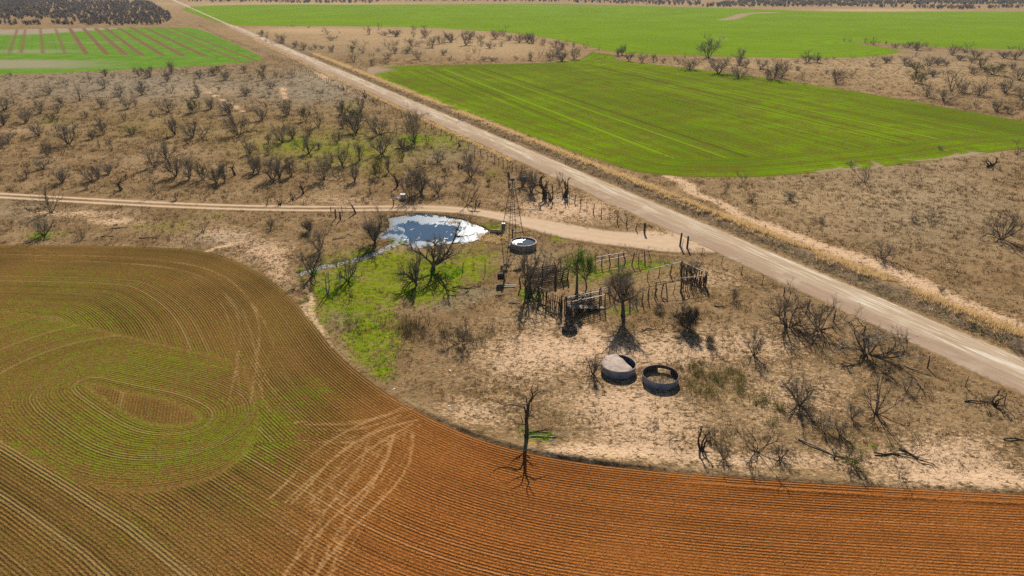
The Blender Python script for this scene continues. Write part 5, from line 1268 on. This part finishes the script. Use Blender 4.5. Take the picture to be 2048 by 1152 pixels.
# windmill
def windmill():
    x, y = G(1025, 474); H = 8.3; root = tag(empty('windmill', (x, y, 0), math.radians(28)), 'steel farm windmill on an open lattice tower beside the pond and water tank', 'windmill')
    bw, tw = 1.25, .16
    def leg(i, z): 
        k = (bw + (tw - bw) * z / H); sx, sy = ((1, 1), (-1, 1), (-1, -1), (1, -1))[i]
        return (sx * k, sy * k, z)
    RED = simple_mat('rusty tower leg', (.085, .040, .026), (.25, .17, .13), 2.5, .7, metal=.3)
    for i in range(4):
        m = MB(); m.tube([leg(i, -.1), leg(i, H * .5), leg(i, H)], .05, 4); m.build('leg', RED, root)
    zs = [.9, 2.2, 3.4, 4.5, 5.5, 6.4, 7.2]
    for z in zs:
        for i in range(4):
            m = MB(); m.tube([leg(i, z), leg((i + 1) % 4, z)], .03, 4); m.build('girt', GALV, root)
    for a, b in zip([0] + zs[:-1], zs):
        for i in range(4):
            m = MB(); m.tube([leg(i, a), leg((i + 1) % 4, b)], .012, 3); m.build('brace', GALV, root)
    m = MB(); m.box((0, 0, 7.35), (1.5, .28, .05)); m.box((0, 0, 7.40), (.28, 1.3, .05)); m.build('platform', GALV, root)
    m = MB(); m.tube([(0, 0, 0), (0, 0, H)], .025, 5); m.build('pump_rod', GALV, root)
    m = MB(); m.tube([(0, 0, 0), (0, 0, 1.1)], .09, 7); m.box((.0, 0, 1.1), (.3, .2, .2)); m.build('pump', CHAR, root)
    m = MB(); m.tube([(-1.0, -.5, .9), (-.7, .3, 1.3), (-.9, .9, .6), (-.6, 1.2, 0)], .035, 5); m.build('pipe', WHITE, root)
    m = MB(); m.tube([(0, 0, .7), (1.2, -.6, .72), (2.1, -1.4, 1.0)], .04, 5); m.build('delivery_pipe', GALV, root)
    # head: gearbox, wheel on the left, tail vane on the right
    ya = math.radians(-28 + 8)
    ax = Vector((math.cos(ya), math.sin(ya), 0)); sd_ = Vector((-ax.y, ax.x, 0)); up = Vector((0, 0, 1)); hub = Vector((0, 0, H + .35))
    m = MB(); m.tube([(0, 0, H - .1), (0, 0, H + .2)], .09, 6); m.box((0, 0, H + .38), (.5, .32, .42), ya); m.build('gearbox', GALV, root)
    wc = hub - ax * .55
    wheel = MB(); wheel.tube([hub - ax * .2, wc - ax * .1], .07, 7); wheel = wheel.build('wheel', GALV, root)
    for rr in (.62, 1.05):
        m = MB(); m.tube([wc + (sd_ * math.cos(a) + up * math.sin(a)) * rr for a in np.linspace(0, 2 * math.pi, 25)], .016, 4, False); m.build('rim', GALV, wheel)
    for k in range(18):
        if k in (4, 9, 10, 15): continue        # lost blades
        a = 2 * math.pi * k / 18; da = .13
        q = lambda r, t, off: wc + (sd_ * math.cos(a + t) + up * math.sin(a + t)) * r + ax * off
        m = MB(); m.add([q(.48, -da, -.06), q(.48, da, .06), q(1.2, da, .09), q(1.2, -da, -.09), q(.48, -da, -.05), q(.48, da, .07), q(1.2, da, .10), q(1.2, -da, -.08)], [(0, 1, 2, 3), (7, 6, 5, 4), (0, 4, 5, 1), (1, 5, 6, 2), (2, 6, 7, 3), (3, 7, 4, 0)])
        m.build('blade', GALV, wheel)
    for k in range(6):
        a = math.pi * k / 3; m = MB(); m.tube([wc, wc + (sd_ * math.cos(a) + up * math.sin(a)) * 1.05], .018, 4); m.build('spoke', GALV, wheel)
    m = MB(); t0, t1 = hub + ax * .25, hub + ax * 1.75
    m.tube([t0, t1], .03, 5); m.tube([t0 + up * .25, t1], .02, 5); m.build('tail_boom', GALV, root)
    m = MB(); f0 = hub + ax * 1.0; th = sd_ * .012
    out = [(0, -.18), (.35, -.38), (1.05, -.46), (1.05, .40), (.35, .36), (0, .16)]
    v = [f0 + ax * u + up * w + th for u, w in out] + [f0 + ax * u + up * w - th for u, w in out]
    m.add(v, [tuple(range(6)), tuple(range(11, 5, -1))] + [(i, i + 6, (i + 1) % 6 + 6, (i + 1) % 6) for i in range(6)]); m.build('tail_vane', simple_mat('dull tail sheet', (.07, .065, .07), (.15, .14, .15), 3, .5, metal=.5), root)
windmill()

# round tanks
def wall_ring(r0, r1, z0, z1, a0=0.0, a1=2 * math.pi, n=48, wob=0.0, seed=0, ztop=None):
    m = MB(); v = []; R = random.Random(seed); full = abs(a1 - a0 - 2 * math.pi) < 1e-6
    k = n if full else n + 1
    for i in range(k):
        a = a0 + (a1 - a0) * i / n; w = wob * math.sin(a * 3 + seed) + R.gauss(0, wob * .3); zt = z1 + (ztop(a) if ztop else 0)
        for r, z in ((r0, z0), (r0 + w, zt), (r1 + w, zt), (r1, z0)): v.append((math.cos(a) * r, math.sin(a) * r, z))
    f = []
    for i in range(n):
        j = (i + 1) % k
        for q in range(4): f.append((i * 4 + q, i * 4 + (q + 1) % 4, j * 4 + (q + 1) % 4, j * 4 + q))
    if not full: f += [(0, 1, 2, 3)[::-1], tuple((k - 1) * 4 + q for q in range(4))]
    return m.add(v, f)
def disc(r, z, n=40, zf=None, a0=0, a1=2 * math.pi, rings=6):
    m = MB(); v = [(0, 0, z + (zf(0, 0) if zf else 0))]
    for j in range(1, rings + 1):
        for i in range(n):
            a = a0 + (a1 - a0) * i / n; x, y = math.cos(a) * r * j / rings, math.sin(a) * r * j / rings
            v.append((x, y, z + (zf(x, y) if zf else 0)))
    f = [(0, 1 + i, 1 + (i + 1) % n) for i in range(n)]
    for j in range(rings - 1):
        for i in range(n): f.append((1 + j * n + i, 1 + (j + 1) * n + i, 1 + (j + 1) * n + (i + 1) % n, 1 + j * n + (i + 1) % n))
    return m.add(v, f)
STEEL = simple_mat('galvanised tank wall', (.120, .170, .260), (.270, .275, .295), 1.2, .5, metal=.1, spec=.4, bmp=.003)  # blue of the skylight on the shaded side is put into the wall colour
RUST = simple_mat('rusted rim', (.13, .060, .035), (.30, .21, .17), 4, .75, metal=.2)
RUSTIN = simple_mat('rusted tank inside', (.065, .042, .030), (.15, .095, .065), 3, .85)
CONC = simple_mat('stained concrete wall', (.18, .15, .12), (.36, .31, .26), 2.5, .9, bmp=.02)
x, y = G(1047, 494); t_root = tag(empty('stock_tank', (x, y, 0)), 'round stock tank brimful of water beside the windmill', 'tank')
wall_ring(1.85, 1.72, -.05, .80, wob=.01, seed=2).build('wall', CONC, t_root); wall_ring(1.90, 1.69, .80, .85, wob=.01, seed=2).build('rim', RUST, t_root)
tw_ = disc(1.73, .68); mm = tw_.mesh('water'); attr(mm, 'wild', [(.28 if (v.co.x < -.2 and v.co.y > .0) else 0.0) for v in mm.vertices]); link('water', mm, water_mat('tank water', (.030, .055, .075), True), t_root)
x, y = G(1236, 740); t_root = tag(empty('roofed_tank', (x, y, 0), .3), 'round steel tank with a collapsed pale sheet roof over half of it', 'tank')
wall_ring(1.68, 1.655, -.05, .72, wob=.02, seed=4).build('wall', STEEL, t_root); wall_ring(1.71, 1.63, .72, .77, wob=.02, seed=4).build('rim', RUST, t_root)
disc(1.64, .03, zf=lambda x, y: .06 * vnoise(np.array([x * 3.]), np.array([y * 3.]), 4)[0]).build('floor', RUSTIN, t_root)
# roof sheet: circular segment left of a chord
m = MB(); v = []; NX = 14
chA = math.radians(75); ch = []
for i in range(NX + 1):
    for j in range(NX + 1):
        a = math.radians(72) + math.radians(228) * i / NX
        p0 = np.array([math.cos(a), math.sin(a)]) * 1.66
        c0, c1 = np.array([math.cos(math.radians(72)), math.sin(math.radians(72))]) * 1.66, np.array([math.cos(math.radians(300)), math.sin(math.radians(300))]) * 1.66
        q0 = c0 + (c1 - c0) * (i / NX); p = p0 + (q0 - p0) * (j / NX)
        rr = math.hypot(*p); zz = .79 + .16 * (1 - rr / 1.66) + .05 * math.sin(p[0] * 3) * math.sin(p[1] * 4) * (j / NX) + (.12 * (j / NX) if i < 3 else 0)
        v.append((p[0], p[1], zz))
m.add(v + [(a, b, c - .015) for a, b, c in v], [(i * (NX + 1) + j, (i + 1) * (NX + 1) + j, (i + 1) * (NX + 1) + j + 1, i * (NX + 1) + j + 1) for i in range(NX) for j in range(NX)])
m.f += [tuple(q + (NX + 1) ** 2 for q in f)[::-1] for f in list(m.f)]
m.build('roof_sheet', simple_mat('dusty tin roof', (.34, .265, .220), (.46, .37, .31), 2.2, .9, metal=0, spec=.03, bmp=.01), t_root, smooth=True)
x, y = G(1320, 761); t_root = tag(empty('open_tank', (x, y, 0), .15), 'open round steel tank with grass inside and a torn back wall', 'tank')
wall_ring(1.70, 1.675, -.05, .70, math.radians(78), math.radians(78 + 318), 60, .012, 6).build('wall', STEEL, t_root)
wall_ring(1.665, 1.655, -.04, .69, math.radians(80), math.radians(78 + 316), 60, .012, 6).build('lining', RUSTIN, t_root)
wall_ring(1.715, 1.665, .70, .725, wob=.012, seed=6).build('rim', GALV, t_root)
wall_ring(1.69, 1.67, .36, .70, math.radians(36), math.radians(78), 14, .02, 7).build('torn_wall', RUSTIN, t_root)
disc(1.66, .05, zf=lambda x, y: .07 * vnoise(np.array([x * 2.5 + 9]), np.array([y * 2.5]), 8)[0]).build('floor', simple_mat('dry tank soil', (.16, .11, .065), (.33, .235, .15), 3, .95, bmp=.04), t_root)
gx_, gy_ = RG.uniform(-1.4, 1.4, 130), RG.uniform(-1.4, 1.4, 130); k_ = np.hypot(gx_, gy_) < 1.5
bv, bf, bs = blades(gx_[k_], gy_[k_], .08, 9, .28, .012, .8, .12, 77); mm = mesh_np('dead_grass', bv, bf); attr(mm, 'shade', bs); o = link('dead_grass', mm, DRY, t_root); o['kind'] = 'stuff'

# ------------------------------------------------------------------ small things
def thing(name, label, cat, px, py, rz=0): x, y = G(px, py); return tag(empty(name, (x, y, 0), rz), label, cat)
t = thing('water_trough', 'low dark concrete trough in three blocks on the right bank of the pond', 'trough', 994, 467, -.12)
for k, w in enumerate((.55, .8, .55)):
    m = MB(); xx = (-.72, 0, .73)[k]
    m.box((xx, -.3, .2), (w, .1, .42), 0, .02); m.box((xx, .3, .2), (w, .1, .42), 0, .02); m.box((xx, 0, .03), (w, .5, .08)); m.build('block', simple_mat('dark wet concrete', (.05, .043, .036), (.13, .11, .09), 4, .8), t)
t = thing('barrel', 'small barrel with a white lid standing near the windmill legs', 'barrel', 1007, 456)
m = MB(); m.tube([(0, 0, 0), (0, 0, .2), (0, 0, .5), (0, 0, .72)], [.27, .29, .29, .27], 14); m.build('body', simple_mat('grey drum', (.13, .12, .11), (.26, .24, .22), 4, .6), t)
m = MB(); m.tube([(0, 0, .721), (0, 0, .78)], [.30, .29], 14); m.build('lid', WHITE, t)
t = thing('plastic_jug', 'white plastic jug lying against the stock tank', 'jug', 1021, 494)
m = MB(); m.tube([(-.3, 0, .18), (-.25, 0, .2), (.1, 0, .22), (.25, 0, .22), (.33, 0, .22)], [.1, .2, .21, .14, .06], 9); m.build('body', WHITE, t); m = MB(); m.tube([(.34, 0, .22), (.40, 0, .22)], .05, 7); m.build('cap', WHITE, t)
t = thing('white_cabinet', 'white box-shaped cabinet dumped at the edge of the brush above the dirt track', 'cabinet', 807, 398, .15)
m = MB(); m.box((0, 0, .45), (.95, .7, .88), 0, .01); m.build('body', WHITE, t)
m = MB(); m.box((0, -.36, .45), (.86, .03, .80)); m.build('door', simple_mat('grubby white enamel', (.40, .39, .37), (.60, .58, .55), 6, .5), t); m = MB(); m.box((.32, -.385, .5), (.03, .03, .3)); m.build('handle', PIPE, t)
t = thing('plastic_sack', 'crumpled white sack lying beside the white cabinet', 'sack', 793, 397)
m = disc(.45, .02, 18, lambda x, y: .30 * max(0, 1 - (x * x + y * y) / .2) * (.6 + .8 * float(vnoise(np.array([x * 7. + 3]), np.array([y * 7.]), 2)[0])), rings=5); m.build('cloth', WHITE, t)
def rocks(name, label, cat, px, py, n, spread, size, mat, seed):
    t = thing(name, label, cat, px, py); R = random.Random(seed)
    for k in range(n):
        m = disc(1, 0, 8, lambda x, y: .8 * math.sqrt(max(0, 1 - min(1, x * x + y * y))) * R.uniform(.7, 1.1), rings=3); s = size * R.uniform(.5, 1.2)
        m.build('stone', mat, t, loc=(R.gauss(0, spread), R.gauss(0, spread * .5), -.01), rot=(0, 0, R.uniform(0, 6)), scale=(s, s * R.uniform(.5, 1), s * R.uniform(.4, .8)))
    return t
CHALK = simple_mat('chalky stone', (.48, .43, .37), (.68, .63, .57), 5, .9)
rocks('rubble_pile', 'pile of pale stones under the blackened leaning tree', 'rubble', 1125, 398, 16, .8, .32, CHALK, 3)
rocks('rubble_pile', 'few pale slabs lying on bare sand between windmill and road', 'rubble', 1070, 420, 5, .7, .3, CHALK, 4)
for i, (px, py, lab) in enumerate(((898, 813, 'white stone on sand just above the ploughed field edge'), (788, 779, 'white stone beside the green patch at the field edge'), (900, 742, 'small white stone on bare sand left of the roofed tank'), (948, 606, 'pale stone on litter below the largest pond mesquite'))):
    m = disc(1, 0, 8, lambda x, y: .7 * math.sqrt(max(0, 1 - min(1, x * x + y * y))), rings=3); x, y = G(px, py)
    tag(m.build('stone', CHALK, loc=(x, y, 0), rot=(0, 0, i), scale=(.24, .14, .14)), lab, 'stone')
# wooden track gate
t = thing('track_gate', 'old pipe gate hung between leaning wooden posts beside the dirt track', 'gate', 690, 436)
for px, py, h, f, ln in ((672, 437, 1.5, 1.6, .03), (681, 440, 1.4, 1.8, .05), (711, 427, 1.7, 1.8, .14), (685, 430, 1.5, .7, .02), (662, 428, 1.2, .6, .0)):
    x, y = G(px, py); put_post(t, x, y, h, False, ln, f)
a, b = np.array(G(663, 429)), np.array(G(708, 427)); o = np.array([t.location.x, t.location.y])
for z in (.3, .6, .9, 1.2):
    m = MB(); m.tube([(*(a - o), z), (*(b - o), z)], .025, 5); m.build('bar', WOODP if z < 1 else RUSTP, t)
for f in (0, .33, .66, 1):
    p = a + (b - a) * f - o; m = MB(); m.tube([(*p, .25), (*p, 1.25)], .025, 5); m.build('upright', RUSTP, t)
t = thing('forked_post', 'tall forked dead post at the top edge of the dirt track near the pond', 'post', 787, 412)
m = MB(); m.tube([(0, 0, -.1), (.03, 0, .7), (-.12, 0, 1.4), (-.18, 0, 2.0)], [.09, .08, .06, .04], 6); m.tube([(.03, 0, .7), (.18, .05, 1.3), (.2, .05, 1.9)], [.06, .05, .03], 5); m.build('stem', CHAR, t)
# tumbleweed and fallen logs
def tumble(px, py, w, h, label, mat, seed):
    gx, gy = G(px, py); wd = Wood(seed); R = wd.r
    for k in range(420):
        a = R.uniform(0, 6.28); e = R.uniform(.0, 1.5); r = R.uniform(.3, 1)
        p = Vector((math.cos(a) * math.cos(e) * r, math.sin(a) * math.cos(e) * r, math.sin(e) * r)); wd.twig(p, wd.side(p.normalized(), 1.0), .5, .012)
    m = wd.tw.mesh('tumbleweed'); o = link('tumbleweed', m, mat, loc=(gx, gy, 0), scale=(width_of(py, w) / 2.2,) * 2 + (height_of(py, py - h) / 1.1,)); tag(o, label, 'tumbleweed')
tumble(1318, 622, 30, 15, 'grey-brown tumbleweed caught beside the lone corral post', TWIG, 41)
tumble(1419, 688, 24, 16, 'dark grassy clump on sand below the round shrub', STALK if False else TWIG_GREEN, 42)
for i, (px, py, ln, rz, mt, lab) in enumerate(((1095, 870, 3.0, .25, PALE, 'pale fallen branch across green weeds beside the dead field-edge tree'), (1075, 862, 2.6, .5, CHAR, 'dark fallen branch behind the dead field-edge tree'), (1100, 888, 1.6, -.2, PALE, 'short pale stick below the green weeds of the dead tree'),
        (945, 577, 2.0, .1, CHAR, 'charred log on litter right of the largest pond mesquite'), (918, 574, 1.6, .05, CHAR, 'short charred log under the largest pond mesquite'), (935, 583, .9, .9, PALE, 'short white stick among the charred logs'), (1654, 902, 4.6, -.62, PALE, 'long grey fallen branch on sand below the broom weed'), (1668, 908, 1.4, 1.1, CHAR, 'short black forked log beside the long fallen branch'),
        (1790, 905, 3.6, .05, CHAR, 'black fallen limb lying flat near the lower field edge'), (1835, 918, 3.0, -.95, CHAR, 'black fallen limb pointing at the field edge'), (1838, 742, 2.4, -.8, PALE, 'pale bent log beside the road fence post'), (1960, 806, 2.6, -.25, CHAR, 'dark log near the road fence at the lower corner'),
        (2034, 880, 2.2, -.15, CHAR, 'charred log on the sandy bank at the photo edge'), (1332, 598, 1.0, -.9, PALE, 'white curved log inside the corral post row'), (60, 420, 3.4, -.5, CHAR, 'dark fallen limb beside the large bare track-side mesquite'), (240, 457, 2.4, .2, CHAR, 'dark fallen limb on the green patch below the dirt track'), (300, 475, 3.0, .15, CHAR, 'long low branch on grass above the ploughed field'), (215, 473, 1.8, .3, CHAR, 'short black branch left of the long low branch'),
        (950, 423, 1.8, .05, CHAR, 'black log on sand above the pond and track'), (1000, 592, 1.2, .2, CHAR, 'short dark stick left of the corner mesquite'), (1030, 606, 1.6, -.1, PALE, 'grey stick below the corner mesquite shadow'), (1295, 660, 1.3, .2, CHAR, 'small dark stick beside the wire coil'), (1440, 615, 1.3, -.3, CHAR, 'black root lump right of the corral corner'), (700, 470, 1.4, -.8, PALE, 'pale stick on litter left of the pond mesquite'), (680, 478, 2.2, .4, CHAR, 'dark litter branch left of the pond mesquite'))):
    R = random.Random(900 + i); m = MB(); pts = []; h = 0
    for k in range(6): pts.append((ln * (k / 5 - .5), h + R.gauss(0, .06), .09 + .05 * math.sin(k * 1.7 + i))); h += R.gauss(0, ln * .05)
    m.tube(pts, [.068, .064, .058, .048, .038, .02], 6)
    if ln > 1.5:
        for q in range(3):
            p = Vector(pts[2 + q % 3]); s_ = R.choice((-1, 1)); e = p + Vector((ln * .18, s_ * ln * .14, ln * R.uniform(.0, .10)))
            m.tube([p, p.lerp(e, .5) + Vector((0, 0, .08)), e], [.032, .026, .012], 5)
    x, y = G(px, py); tag(m.build('fallen_branch', mt, loc=(x, y, 0), rot=(0, 0, rz)), lab, 'log', 'fallen branches')
# mesquite growing through the stay panel, weeds inside the broken corner
hero('corral_brush', 1383, 556, 34, 34, 'dark brush growing inside the tall stay-panel corner', 'bush', 51, H=2.6, stems=9, spread=.5, r0=.04, n1=4, n2=3, ntw=5, tww=.013)

# ------------------------------------------------------------------ the air
def haze():
    m = bpy.data.materials.new('thin winter haze'); m.use_nodes = True
    nt = m.node_tree; nt.nodes.remove(nt.nodes['Principled BSDF'])
    v = nt.nodes.new('ShaderNodeVolumePrincipled'); v.inputs['Color'].default_value = (.80, .88, 1.0, 1); v.inputs['Density'].default_value = HAZE; v.inputs['Anisotropy'].default_value = .2
    nt.links.new(v.outputs[0], nt.nodes['Material Output'].inputs['Volume'])
    b = MB(); b.box((0, 0, 19.0), (54000, 54000, 44)); o = b.build('haze', m); o['kind'] = 'stuff'
HAZE = .00006
haze()
